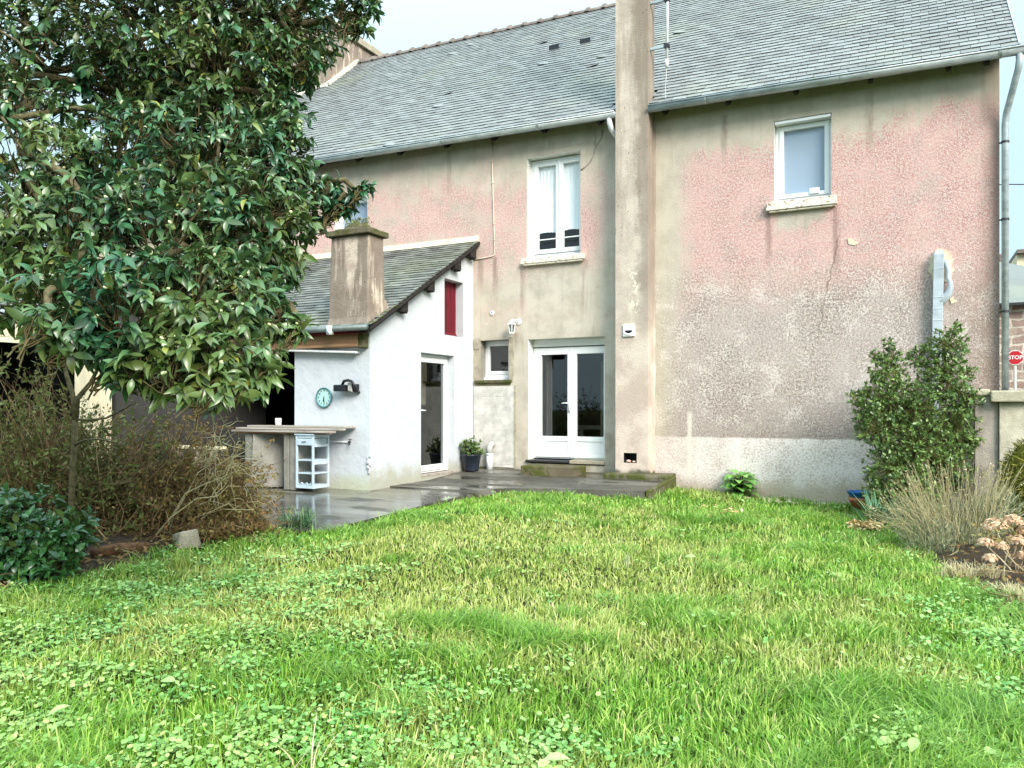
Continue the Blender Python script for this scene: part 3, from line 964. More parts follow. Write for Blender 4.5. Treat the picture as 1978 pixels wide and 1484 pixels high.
# gutters
for xa, xb in ((XL, -4.29), (-3.725, 1.37)):
    b = MB()
    vs, fs = [], []
    for xx in (xa, xb):
        for q in range(9):
            a = math.pi + math.pi * q / 8
            vs.append((xx, -.335 + math.cos(a) * .075, ze(xx) - .005 + math.sin(a) * .085))
        for q in range(9):
            a = 2 * math.pi - math.pi * q / 8
            vs.append((xx, -.335 + math.cos(a) * .068, ze(xx) + .0 + math.sin(a) * .077))
    fs = [(q, (q + 1) % 18, 18 + (q + 1) % 18, 18 + q) for q in range(18)]
    fs += [tuple(range(9)), tuple(range(18, 27))]
    b.add(vs, fs)
    b.tube([(xa, -.412, ze(xa)), (xb, -.412, ze(xb))], .013, 6)
    x = xa + .9
    while x < xb:
        vs = []
        for xx in (x, x + .035):
            for q in range(9):
                a = math.pi + math.pi * q / 8
                vs.append((xx, -.335 + math.cos(a) * .080, ze(xx) - .005 + math.sin(a) * .090))
        b.add(vs, [(q, q + 1, 10 + q, 9 + q) for q in range(8)])
        x += 1.95
    b.build('gutter', M['zinc'], house, smooth=True)
# outlet elbow beside the stack
b = MB()
b.tube([(-4.40, -.33, ze(-4.4) - .06), (-4.40, -.32, ze(-4.4) - .15), (-4.38, -.27, ze(-4.4) - .25), (-4.34, -.17, ze(-4.4) - .32), (-4.30, -.08, ze(-4.4) - .38)], .045, 10)
b.build('gutter_outlet', M['white_pvc'], house, smooth=True)
# downpipe at the outer corner
dp = MB()
dp.tube([(1.31, -.335, 6.18), (1.31, -.335, 6.03), (1.30, -.32, 5.93), (1.24, -.20, 5.66), (1.19, -.09, 5.44), (1.175, -.07, 5.30), (1.175, -.07, 1.60)], .043, 12)
dpo = dp.build('downpipe', M['zinc'], house, smooth=True)
for z in (5.05, 2.75, 4.0):
    b = MB()
    b.lathe([(.050, -.014), (.050, .014)], (1.175, -.07, z), 12)
    b.box(1.10, 1.175, -.06, -.05, z - .01, z + .01)
    b.build('bracket', M['dark_metal'], dpo)

# dark soffit boards and rafter feet under the gutter
b = MB()
for xa, xb in ((XL, -4.29), (-3.73, XR)):
    b.hexa([(xa, -.25, ze(xa) - .03), (xb, -.25, ze(xb) - .03), (xb, -.01, ze(xb) + .16), (xa, -.01, ze(xa) + .16),
            (xa, -.25, ze(xa) - .005), (xb, -.25, ze(xb) - .005), (xb, -.01, ze(xb) + .19), (xa, -.01, ze(xa) + .19)])
b.build('soffit', M['dark_timber'], house)
for x in (-12.7, -11.7, -10.7, -9.7, -8.7, -7.65, -6.65, -5.65, -4.62, -3.5, -2.5, -1.5, -.48, .5, .95):
    b = MB()
    z = ze(x)
    b.prism([(-.24, z - .02), (-.24, z - .085), (-.19, z - .11), (-.002, z + .03), (-.002, z + .20)], 'x', x - .032, x + .032)
    b.build('rafter', M['dark_timber'], house)

# ---- external chimney stack on the rear wall
b = MB()
x0, x1, y0 = -4.288, -3.735, -.346
hx0, hx1, hz0, hz1 = -4.145, -3.925, .545, .705
for (xa, xb, za, zb) in ((x0, hx0, -.1, 11.6), (hx1, x1, -.1, 11.6), (hx0, hx1, -.1, hz0), (hx0, hx1, hz1, 11.6)):
    b.add([(xa, y0, za), (xb, y0, za), (xb, y0, zb), (xa, y0, zb)], [(0, 1, 2, 3)])
b.add([(x1, y0, -.1), (x1, 0, -.1), (x1, 0, 11.6), (x1, y0, 11.6)], [(0, 1, 2, 3)])
b.add([(x0, y0, -.1), (x0, 0, -.1), (x0, 0, 11.6), (x0, y0, 11.6)], [(3, 2, 1, 0)])
b.add([(x0, 0, 5.9), (x1, 0, 5.9), (x1, 0, 11.6), (x0, 0, 11.6)], [(3, 2, 1, 0)])
b.add([(x0, y0, 11.6), (x1, y0, 11.6), (x1, 0, 11.6), (x0, 0, 11.6)], [(0, 1, 2, 3)])
b.box(x0 - .06, x1 + .06, y0 - .06, .06, 11.6, 11.72)
b.bar((x1 - .004, -.30, .36), (x1 + .002, -.012, .36), .01, .01)
# rough mortar ribbon where the stack meets the wall
z = .35
while z < 6.1:
    z2 = z + rnd.uniform(.12, .3)
    w_ = rnd.uniform(.010, .028)
    b.add([(x1 + .001, -.03 - w_, z), (x1 + w_, -.004, z), (x1 + w_ * 1.1, -.004, z2), (x1 + .001, -.03 - w_ * .9, z2)], [(0, 1, 2, 3)])
    z = z2
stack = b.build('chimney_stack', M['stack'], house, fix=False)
b = MB()                                                     # cleaning hole, open box
b.add([(hx0, y0, hz0), (hx1, y0, hz0), (hx1, y0 + .25, hz0), (hx0, y0 + .25, hz0), (hx0, y0, hz1), (hx1, y0, hz1), (hx1, y0 + .25, hz1), (hx0, y0 + .25, hz1)],
      [(0, 1, 2, 3), (4, 5, 6, 7), (3, 2, 6, 7), (0, 3, 7, 4), (1, 2, 6, 5)])
b.build('cleaning_hole', M['dark_metal'], stack)
b = MB()                                                     # square vent cap with a smile-shaped outlet
b.box(-4.148, -3.955, y0 - .03, y0 - .001, 2.605, 2.80)
vent = b.build('vent_cover', M['lamp_white'], stack, bevel=.004)
b = MB()
pts = [(-4.052 + .065 * math.cos(a), 2.705 + .05 * math.sin(a)) for a in [math.pi + math.pi * q / 10 for q in range(11)]]
b.prism(pts, 'y', y0 - .034, y0 - .0305)
b.build('vent_slot', M['black_plastic'], vent)
b = MB()
pts = [(-4.052 + .075 * math.cos(a), 2.68 + .035 * math.sin(a)) for a in [math.pi + math.pi * q / 10 for q in range(11)]]
pts2 = [(-4.052 + .075 * math.cos(a), 2.67 + .045 * math.sin(a)) for a in [2 * math.pi - math.pi * q / 10 for q in range(11)]]
b.prism(pts + pts2, 'y', y0 - .045, y0 - .0345)
b.build('vent_lip', M['lamp_white'], vent)

# ---- gable chimney on the ridge
b = MB()
zc = 11.62
b.prism([(3.63, 9.55), (6.15, 9.55), (6.15, zc), (3.63, zc)], 'x', -15.3, -13.75)
gch = b.build('gable_chimney', M['stack_small'], house, bevel=.015)
b = MB()
b.box(-15.38, -13.66, 3.55, 6.24, zc, zc + .19)
b.build('cap', M['concrete'], gch, bevel=.015)
b = MB()                                                     # lead and mortar flashing against the slates
b.bar((-13.70, 3.60, zroof(-13.7, 3.60) + .06), (-13.70, 4.86, zroof(-13.7, 4.86) + .08), .12, .10)
b.bar((-15.3, 3.58, zroof(-14, 3.58) + .04), (-13.68, 3.58, zroof(-13.7, 3.58) + .04), .14, .10)
b.bar((-14.43, -.4, zroof(-14.4, -.4) + .03), (-14.43, 3.55, zroof(-14.4, 3.55) + .03), .12, .07)
b.build('flashing', M['lead'], gch)


# ------------------------------------------------------------------ windows and doors
def frame_ring(b, x0, x1, z0, z1, y0, y1, w_, wb=None, mi=0):
    wb = wb or w_
    b.box(x0, x0 + w_, y0, y1, z0, z1, mi)
    b.box(x1 - w_, x1, y0, y1, z0, z1, mi)
    b.box(x0 + w_, x1 - w_, y0, y1, z1 - w_, z1, mi)
    b.box(x0 + w_, x1 - w_, y0, y1, z0, z0 + wb, mi)


def sheet(b, x0, x1, z0, z1, y):
    b.add([(x0, y, z0), (x1, y, z0), (x1, y, z1), (x0, y, z1)], [(0, 1, 2, 3)])


def curtain(b, x0, x1, z0, z1, y, amp=.012, waves=7, skew=0.0):
    n = 60
    vs = []
    for i in range(n + 1):
        u = i / n
        for z, t in ((z1, 0), (z0, 1)):
            xx = x0 + (x1 - x0) * u + skew * t * (1 - u)
            vs.append((xx, y + amp * math.sin(u * waves * 2 * math.pi + math.sin(u * 9)) * (.6 + .4 * t), z + (.012 * math.sin(u * 5) if t else 0)))
    b.add(vs, [(2 * i, 2 * i + 1, 2 * i + 3, 2 * i + 2) for i in range(n)])


# upper casement with net curtains
win = empty('window', (-5.56, .1, 4.1))
win.parent = house
win.location = Vector((-5.56, .1, 4.1)) - WL[house]
b = MB()
frame_ring(b, -6.071, -5.048, 4.125, 5.885, .17, .24, .055, .07)
fr = b.build('frame', M['pvc'], win, bevel=.004)
for (x0, x1, g0, g1) in ((-6.012, -5.512, -5.925, -5.578), (-5.505, -5.105, -5.436, -5.13)):
    b = MB()
    y0, y1 = .15, .22
    z0, z1, q0, q1 = 4.20, 5.83, 4.278, 5.768
    b.box(x0, g0, y0, y1, z0, z1)
    b.box(g1, x1, y0, y1, z0, z1)
    b.box(g0, g1, y0, y1, q1, z1)
    b.box(g0, g1, y0, y1, z0, q0)
    b.build('sash', M['pvc'], win, bevel=.005)
    b = MB()
    sheet(b, g0 - .01, g1 + .01, q0 - .01, q1 + .01, .20)
    b.build('pane', M['glass'], win, fix=False)
b = MB()
b.tube([(-5.508, .145, 4.2), (-5.508, .145, 5.83)], .016, 8)
b.build('astragal', M['pvc'], win)
b = MB()
curtain(b, -5.945, -5.50, 4.585, 5.80, .232, .006)
b.build('curtain', M['curtain'], win, fix=False)
b = MB()
curtain(b, -5.495, -5.06, 4.595, 5.80, .232, .006, skew=.05)
b.build('curtain', M['curtain'], win, fix=False)
b = MB()
b.tube([(-6.07, .055, 4.425), (-5.05, .055, 4.43)], .011, 8)
b.build('safety_bar', M['pvc'], win)
b = MB()
b.box(-6.15, -4.965, -.075, .13, 4.045, 4.10)
b.box(-6.165, -4.955, -.085, -.01, 4.005, 4.055)
b.box(-6.13, -4.985, -.07, .0, 3.975, 4.006)
b.build('sill', M['sill'], win, bevel=.006)

# upper right single-pane window with a pale blind
win = empty('window', (-1.43, .1, 4.6))
win.parent = house
win.location = Vector((-1.43, .1, 4.6)) - WL[house]
b = MB()
frame_ring(b, -1.836, -1.022, 4.625, 5.845, .13, .2, .055, .06)
b.box(-1.83, -1.03, .0, .13, 5.80, 5.842)
b.build('frame', M['pvc'], win, bevel=.004)
b = MB()
frame_ring(b, -1.778, -1.06, 4.675, 5.785, .11, .18, .066, .062)
b.build('sash', M['pvc'], win, bevel=.006)
b = MB()
sheet(b, -1.72, -1.115, 4.73, 5.73, .15)
b.build('pane', M['glass'], win, fix=False)
b = MB()
b.box(-1.76, -1.08, .185, .19, 4.70, 5.76)
b.build('blind', M['blind'], win)
b = MB()
b.box(-1.335, -1.195, .085, .109, 4.70, 4.785)
b.build('handle_cover', M['pvc'], win, bevel=.004)
b = MB()
b.box(-1.935, -.945, -.08, .10, 4.51, 4.60)
b.box(-1.945, -.935, -.09, -.01, 4.47, 4.515)
b.box(-1.91, -.96, -.07, .0, 4.44, 4.471)
b.build('sill', M['sill'], win, bevel=.006)

# upper window on the far left, mostly behind the tree
win = empty('window', (-10.03, .1, 4.55))
win.parent = house
win.location = Vector((-10.03, .1, 4.55)) - WL[house]
b = MB()
frame_ring(b, -10.448, -9.622, 4.57, 5.69, .13, .2, .09)
b.build('frame', M['pvc'], win, bevel=.004)
b = MB()
sheet(b, -10.36, -9.71, 4.65, 5.61, .16)
b.build('pane', M['glass'], win, fix=False)
b = MB()
b.box(-10.38, -9.69, .21, .216, 4.6, 5.66)
b.build('blind', M['blind'], win)
b = MB()
b.box(-10.54, -9.53, -.07, .12, 4.46, 4.55)
b.build('sill', M['sill'], win, bevel=.006)

# little window by the lean-to, rough concrete surround
win = empty('window', (-6.73, .1, 1.93))
win.parent = house
win.location = Vector((-6.73, .1, 1.93)) - WL[house]
b = MB()
frame_ring(b, -7.028, -6.442, 2.005, 2.678, .19, .26, .04, .055)
b.box(-7.05, -6.43, .14, .24, 1.955, 2.004)
b.build('frame', M['pvc'], win, bevel=.004)
b = MB()
frame_ring(b, -6.985, -6.485, 2.06, 2.64, .175, .24, .055, .06)
b.build('sash', M['pvc'], win, bevel=.004)
b = MB()
sheet(b, -6.935, -6.535, 2.11, 2.59, .21)
b.build('pane', M['glass_dark'], win, fix=False)
for xa, xb in ((-7.165, -7.034), (-6.436, -6.345)):
    b = MB()
    z = 1.90
    while z < 2.70:
        z2 = min(z + rnd.uniform(.08, .16), 2.72)
        d = rnd.uniform(.004, .016)
        e = rnd.uniform(-.012, .012)
        b.box(xa + e * (xa < -7), xb + e * (xa > -7), -d, .004, z, z2 - .002)
        z = z2
    b.build('rough_surround', M['concrete'], win)
b = MB()
b.box(-7.14, -6.38, -.05, .14, 1.895, 1.945)
b.box(-7.12, -6.40, -.03, .0, 1.86, 1.895)
b.build('sill', M['concrete_dark'], win, bevel=.006)
# block infill below it
b = MB()
b.box(-7.158, -6.312, -.016, .002, .36, 1.838)
b.build('block_infill', M['blockwork'], house)
b = MB()                                                     # ragged edge of the broken render round the infill
for xx in (-6.312,):
    z = .38
    while z < 1.84:
        z2 = z + rnd.uniform(.04, .11)
        e = rnd.uniform(0, .022)
        b.box(xx - .012, xx + .006 + e, -.024, .002, z, min(z2, 1.85) - .001)
        z = z2
b.build('broken_edge', M['concrete'], house)

# french door
fd = empty('french_door', (-5.32, .2, .5))
fd.parent = house
fd.location = Vector((-5.32, .2, .5)) - WL[house]
b = MB()
b.box(-6.048, -4.606, .20, .32, 2.535, 2.662)
b.build('shutter_box', M['pvc'], fd, bevel=.004)
b = MB()
frame_ring(b, -6.046, -4.607, .535, 2.515, .21, .29, .055, .035)
b.build('frame', M['pvc'], fd, bevel=.004)
for k, (x0, x1, g0, g1) in enumerate(((-5.985, -5.302, -5.880, -5.368), (-5.296, -4.62, -5.198, -4.69))):
    b = MB()
    y0, y1 = .185, .255
    z0, z1 = .562, 2.478
    b.box(x0, g0, y0, y1, z0, z1)
    b.box(g1, x1, y0, y1, z0, z1)
    b.box(g0, g1, y0, y1, 2.39, z1)
    b.box(g0, g1, y0, y1, .85, .935)
    b.box(g0, g1, y0, y1, z0, .60)
    b.box(g0, g1, y0 + .014, y1 - .01, .60, .85)
    leaf = b.build('door_leaf', M['pvc'], fd, bevel=.004)
    b = MB()
    sheet(b, g0 - .01, g1 + .01, .925, 2.40, .23)
    b.build('pane', M['glass_dark'], fd, fix=False)
    if k == 0:
        b = MB()
        b.box(-5.345, -5.312, .17, .185, 1.36, 1.56)
        b.tube([(-5.33, .175, 1.525), (-5.33, .13, 1.525), (-5.345, .12, 1.525), (-5.45, .12, 1.522)], .011, 8)
        b.build('handle', M['pvc'], fd, smooth=True)
b = MB()
b.tube([(-5.299, .182, .565), (-5.299, .182, 2.475)], .014, 8)
b.build('astragal', M['pvc'], fd)
b = MB()
curtain(b, -5.87, -5.74, .6, 2.45, .36, .02, 3)
b.build('curtain', M['drape'], fd, fix=False)
b = MB()
b.box(-6.09, -5.25, -.05, .235, .475, .515)
b.build('threshold', M['dark_metal'], fd, bevel=.01)
b = MB()
b.box(-5.24, -4.605, -.035, .235, .47, .53)
b.build('threshold', M['concrete'], fd, bevel=.008)
# faint furniture seen through the glass
b = MB()
b.box(-5.05, -4.97, 1.0, 1.08, .3, 2.3)
b.box(-5.9, -5.1, 1.6, 1.65, 1.02, 1.10)
b.box(-5.72, -5.64, 1.6, 1.65, .3, 1.02)
b.build('room_fitting', M['cream'], fd)

# electric conduit and the plastered crack on the wall
b = MB()
b.tube([(-6.79, -.014, 6.42), (-6.755, -.014, 5.3), (-6.722, -.014, 4.30), (-6.727, -.014, 4.235), (-6.76, -.014, 4.215), (-7.0, -.014, 4.19), (-7.17, -.014, 4.185)], .0105, 6)
for z in (5.95, 5.55, 5.15, 4.8, 4.5):
    x = -6.79 + (6.3 - z) * .034
    b.box(x - .017, x + .017, -.028, .0, z - .008, z + .008)
b.build('conduit', M['conduit'], house, smooth=True)
b = MB()
for path, r in (([(-4.64, 6.18), (-4.66, 6.05), (-4.72, 5.97), (-4.77, 5.90), (-4.80, 5.78), (-4.87, 5.66), (-4.95, 5.60), (-5.03, 5.55)], .017),
                ([(-4.78, 6.2), (-4.775, 6.05), (-4.785, 5.93)], .011)):
    b.tube([(x, .003, z) for x, z in path], r, 6)
b.build('crack_filler', M['grey_wall'], house, smooth=True)
b = MB()
b.prism([(-.80, 3.95), (-.78, 3.86), (-.70, 3.84), (-.66, 3.855), (-.64, 3.88), (-.70, 3.90), (-.72, 3.93), (-.76, 3.955)], 'y', -.012, .003)
b.build('mortar_patch', M['mortar'], house)
b = MB()
b.prism([(.52, 2.97), (.54, 2.90), (.60, 2.92), (.62, 2.95), (.58, 2.95), (.56, 3.01)], 'y', -.01, .003)
b.build('mortar_patch', M['mortar'], house)

# steps and slab ends at the wall
step = MB()
zt = .455
step.hexa([(-5.90, -.62, .2), (-4.93, -.50, .2), (-4.93, -.02, .2), (-5.90, -.02, .2), (-5.90, -.62, zt), (-4.93, -.50, zt), (-4.93, -.02, zt), (-5.90, -.02, zt)])
step.build('door_step', M['concrete_dark'], None, (-5.4, -.3, .2), bevel=.02, label='mossy concrete step below the white french door', cat='step')
pad = MB()
pad.hexa([(-4.42, -.56, .2), (-3.36, -.60, .2), (-3.36, -.03, .2), (-4.42, -.35, .2), (-4.42, -.56, .375), (-3.36, -.60, .365), (-3.36, -.03, .38), (-4.42, -.35, .38)])
pad.build('hearth_slab', M['concrete_edge'], None, (-3.9, -.4, .2), bevel=.02, label='mossy concrete slab at the foot of the chimney stack', cat='slab')
pl = MB()
pl.obox((-3.08, -.33, .085), (.24, -.02, -.008), (.02, .13, 0), (0, 0, .018))
pl.build('plank', M['grey_timber'], None, (-3.08, -.33, .06), bevel=.004, label='short pale plank lying against the house wall beside the patio corner', cat='plank')
ks = MB()
ks.hexa([(-3.395, -1.56, -.05), (-3.335, -1.56, -.05), (-3.335, -.12, -.05), (-3.395, -.12, -.05), (-3.395, -1.56, .245), (-3.335, -1.56, .24), (-3.335, -.12, .335), (-3.395, -.12, .34)])
ks.build('patio_kerb', M['concrete_edge'], None, (-3.37, -.8, 0), bevel=.012, label='mossy concrete kerb closing the right end of the patio', cat='kerb')


# ------------------------------------------------------------------ lean-to with the white side wall
LX, LF, LL = -7.18, -3.112, -12.8


def zl(y): return 4.52 + .56 * y


lean = empty('lean_to', (-9, -1.5, 0), 'white painted lean-to with a steep slate roof, dark red shutter and tall glass door', 'extension')
OPL = [(-1.735, -.690, .30, 2.36, .13), (-1.005, -.372, 2.715, 3.70, .155)]     # y0, y1, z0, z1, depth
b = MB()
ys_ = [LF, -2.4, -1.735, -1.005, -.690, -.372, .002]
for y0, y1 in zip(ys_[:-1], ys_[1:]):
    spans = [(-.3, None)]
    ops = sorted([(o[2], o[3]) for o in OPL if o[0] <= y0 and y1 <= o[1]])
    z = -.3
    for a, c in ops:
        b.add([(LX, y0, z), (LX, y1, z), (LX, y1, a), (LX, y0, a)], [(0, 1, 2, 3)])
        z = c
    b.add([(LX, y0, z), (LX, y1, z), (LX, y1, zl(y1) - .06), (LX, y0, zl(y0) - .06)], [(0, 1, 2, 3)])
for y0, y1, z0, z1, d in OPL:
    x2 = LX - d - .12
    b.add([(LX, y0, z0), (LX, y0, z1), (x2, y0, z1), (x2, y0, z0)], [(0, 1, 2, 3)])
    b.add([(LX, y1, z0), (x2, y1, z0), (x2, y1, z1), (LX, y1, z1)], [(0, 1, 2, 3)])
    b.add([(LX, y0, z1), (LX, y1, z1), (x2, y1, z1), (x2, y0, z1)], [(0, 1, 2, 3)])
    b.add([(LX, y0, z0), (x2, y0, z0), (x2, y1, z0), (LX, y1, z0)], [(0, 1, 2, 3)])
# front wall beside the serving opening
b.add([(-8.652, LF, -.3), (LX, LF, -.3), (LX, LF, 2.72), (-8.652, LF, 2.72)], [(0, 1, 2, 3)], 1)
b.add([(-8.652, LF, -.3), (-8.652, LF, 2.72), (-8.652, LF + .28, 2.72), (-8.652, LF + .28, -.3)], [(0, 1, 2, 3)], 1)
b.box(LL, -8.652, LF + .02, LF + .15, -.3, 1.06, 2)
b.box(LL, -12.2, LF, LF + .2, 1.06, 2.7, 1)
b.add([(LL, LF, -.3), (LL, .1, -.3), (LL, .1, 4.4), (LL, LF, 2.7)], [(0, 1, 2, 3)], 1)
# partition between kitchen and store
b.add([(-8.60, LF + .28, -.3), (-8.60, -.02, -.3), (-8.60, -.02, 4.3), (-8.60, LF + .28, 2.7)], [(0, 1, 2, 3)], 2)
b.add([(LL, -.02, -.3), (LX, -.02, -.3), (LX, -.02, 4.3), (LL, -.02, 4.3)], [(0, 1, 2, 3)], 2)
# crumbled corner
for _ in range(16):
    z = rnd.uniform(.45, .72)
    b.ball((LX - rnd.uniform(-.006, .03), LF - rnd.uniform(-.005, .02), z), rnd.uniform(.015, .04), rnd.uniform(.012, .03), rnd.uniform(.015, .04), 0, 6, 4, .3)
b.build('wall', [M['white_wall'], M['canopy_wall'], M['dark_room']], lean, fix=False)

b = MB()
b.hexa([(LL, -3.33, zl(-3.33) - .07), (-6.97, -3.33, zl(-3.33) - .07), (-7.05, .0, zl(0) - .07), (LL, .0, zl(0) - .07),
        (LL, -3.33, zl(-3.33) - .04), (-6.97, -3.33, zl(-3.33) - .04), (-7.05, .0, zl(0) - .04), (LL, .0, zl(0) - .04)])
roofl = b.build('roof', M['underlay'], lean)
b = MB()
slates(b, LL, -6.97, lambda x, y: zl(y), -3.36, -.03, .56, .125, .21, skip=lambda x, y: -7.84 < x < -7.06 and -3.28 < y < -2.88)
for v_i, v in enumerate(b.v):                               # the verge runs in slightly towards the house
    x, y, z = v
    if x > -7.25: b.v[v_i] = (x - .08 * (y + 3.36) / 3.36 * (x + 7.25) / .28, y, z)
b.build('slates', M['slate_old'], roofl)
b = MB()                                                    # moss growing between the lowest slates beside the chimney
for _ in range(60):
    x, y = rnd.uniform(-7.05, -6.98), rnd.uniform(-3.34, -2.7)
    if rnd.random() < .5: x, y = rnd.uniform(-7.3, -6.99), rnd.uniform(-3.36, -3.24)
    b.ball((x, y, zl(y) + .014), rnd.uniform(.02, .045), rnd.uniform(.012, .02), .012, 0, 6, 4, .3)
b.build('moss', M['moss'], roofl, smooth=True)
b = MB()                                                    # dark barge board along the slope
b.hexa([(-7.0, -3.36, zl(-3.36) - .085), (-6.965, -3.36, zl(-3.36) - .06), (-7.035, -.002, zl(0) - .07), (-7.07, -.002, zl(0) - .07),
        (-7.0, -3.36, zl(-3.36) - .012), (-6.965, -3.36, zl(-3.36) - .012), (-7.035, -.002, zl(0) - .012), (-7.07, -.002, zl(0) - .012)])
b.hexa([(-7.18, -3.36, zl(-3.36) - .10), (-7.0, -3.36, zl(-3.36) - .10), (-7.06, -.002, zl(0) - .10), (-7.18, -.002, zl(0) - .10),
        (-7.18, -3.36, zl(-3.36) - .075), (-7.0, -3.36, zl(-3.36) - .075), (-7.06, -.002, zl(0) - .075), (-7.18, -.002, zl(0) - .075)])
b.build('barge_board', M['dark_timber'], lean)
for y in (-.20, -.74, -1.60, -2.38):                        # purlin ends poking through the white wall
    b = MB()
    z = zl(y) - .09
    b.prism([(y - .12, z - .07), (y + .08, z + .05), (y + .085, z - .13), (y + .06, z - .165), (y + .03, z - .145), (y - .12, z - .135)], 'x', LX - .05, LX + .13)
    b.build('purlin', M['dark_timber'], lean)
b = MB()
b.prism([(-.085, zl(-.08) + .0), (-.085, zl(-.08) + .03), (-.012, zl(0) + .10), (.0, zl(0) + .10), (.0, zl(0) - .02)], 'x', LL, -7.06)
b.build('mortar_fillet', M['mortar'], lean)
b = MB()
b.tube([(LL, -3.41, 2.635), (-7.0, -3.41, 2.615)], .045, 10)
b.box(-7.70, -7.62, -3.48, -3.40, 2.53, 2.66, 1)
b.build('gutter', [M['zinc_dark'], M['white_pvc']], lean, smooth=True)
b = MB()
b.box(LL, -7.08, -3.34, -3.30, 2.54, 2.60)
b.build('fascia', M['rust_red'], lean)
b = MB()
b.box(LL, -7.30, -3.24, LF - .003, 2.36, 2.575)
b.build('beam', M['timber'], lean, bevel=.006)
b = MB()
b.box(-7.295, -7.20, -3.24, LF - .003, 2.34, 2.585)
b.build('beam_end', M['concrete_dark'], lean, bevel=.006)
# stove chimney through the low edge of the roof
b = MB()
b.hexa([(-7.83, -3.28, 2.66), (-7.085, -3.28, 2.66), (-7.075, -2.86, 2.90), (-7.83, -2.86, 2.90),
        (-7.80, -3.25, 4.02), (-7.10, -3.25, 4.02), (-7.10, -2.87, 4.02), (-7.80, -2.87, 4.02)])
b.hexa([(-7.85, -3.315, 2.655), (-7.07, -3.315, 2.655), (-7.035, -2.80, 2.945), (-7.85, -2.80, 2.945),
        (-7.825, -3.275, 2.80), (-7.088, -3.275, 2.80), (-7.078, -2.84, 3.10), (-7.825, -2.84, 3.10)])
sch = b.build('chimney', M['stack_small'], lean, bevel=.02)
b = MB()
b.box(-7.86, -7.045, -3.32, -2.81, 4.02, 4.105)
b.box(-7.76, -7.15, -3.22, -2.90, 4.105, 4.15)
b.ball((-7.45, -3.06, 4.15), .26, .13, .10, 0, 12, 6, .06)
b.build('cap', M['concrete_dark'], sch, bevel=.012)
# tall glass door
gd = empty('glass_door', (-7.3, -1.2, .3))
gd.parent = lean
gd.location = Vector((-7.3, -1.2, .3)) - WL[lean]
b = MB()
x0, x1 = -7.36, -7.295


def ring_x(b, x0, x1, y0, y1, z0, z1, w_, wb):
    b.box(x0, x1, y0, y0 + w_, z0, z1)
    b.box(x0, x1, y1 - w_, y1, z0, z1)
    b.box(x0, x1, y0 + w_, y1 - w_, z1 - w_, z1)
    b.box(x0, x1, y0 + w_, y1 - w_, z0, z0 + wb)


ring_x(b, -7.38, -7.31, -1.733, -.692, .335, 2.355, .05, .03)
b.build('frame', M['pvc'], gd, bevel=.004)
b = MB()
ring_x(b, -7.36, -7.285, -1.68, -.745, .37, 2.30, .085, .095)
b.build('sash', M['pvc'], gd, bevel=.006)
b = MB()
b.add([(-7.32, -1.60, .46), (-7.32, -.825, .46), (-7.32, -.825, 2.22), (-7.32, -1.60, 2.22)], [(0, 1, 2, 3)])
b.build('pane', M['glass_dark'], gd, fix=False)
b = MB()
b.box(-7.285, -7.275, -1.655, -1.615, 1.28, 1.46)
b.tube([(-7.28, -1.635, 1.40), (-7.235, -1.635, 1.40), (-7.225, -1.62, 1.40), (-7.225, -1.52, 1.395)], .010, 8)
b.build('handle', M['pvc'], gd, smooth=True)
b = MB()
b.box(-7.32, -7.175, -1.74, -.60, .285, .325)
b.build('threshold', M['grey_timber'], gd, bevel=.004)
b = MB()                                                    # what shows inside
b.box(-8.4, -8.0, -1.5, -.9, .3, 1.15)
b.box(-8.45, -7.9, -1.3, -.5, 1.5, 1.9)
b.build('room_fitting', M['cream'], gd)
# dark red shutter
b = MB()
b.box(-7.352, -7.334, -1.003, -.374, 2.75, 3.698)
sh = b.build('shutter', M['rust_red'], lean)
b = MB()
for y in (-.86, -.70, -.54):
    b.box(-7.336, -7.331, y - .004, y + .004, 2.79, 3.69)
b.build('groove', M['dark_timber'], sh)
b = MB()
b.hexa([(-7.34, -1.003, 2.72), (-7.24, -1.003, 2.72), (-7.24, -.374, 2.72), (-7.34, -.374, 2.72), (-7.334, -1.003, 2.79), (-7.31, -1.003, 2.75), (-7.31, -.374, 2.75), (-7.334, -.374, 2.79)])
b.build('sill', M['rust_red'], sh)

# ------------------------------------------------------------------ things on and beside the lean-to
# rolled white blind on its pole
b = MB()
b.bar((-8.75, -3.17, 2.35), (-7.36, -3.17, 2.275), .10, .03)
b.tube([(-8.75, -3.225, 2.345), (-7.35, -3.225, 2.27)], .017, 8)
b.build('awning_pole', M['pvc'], None, (-8.0, -3.17, 2.3), label='long white awning bar fixed under the brown beam above the clock', cat='awning bar')
# clock
ck = empty('wall_clock', (-8.035, LF, 1.60), 'round teal wall clock with pale face and dark hands on the shaded white wall', 'clock')
b = MB()
b.lathe([(.150, -.004), (.158, -.03), (.150, -.04), (.138, -.036), (.134, -.02)], (-8.035, LF, 1.60), 40, 0, 'y')
b.build('rim', M['teal'], ck, smooth=True)
b = MB()
b.lathe([(.139, -.018), (.139, -.022)], (-8.035, LF, 1.60), 40, 0, 'y')
b.build('dial', M['clock_face'], ck)


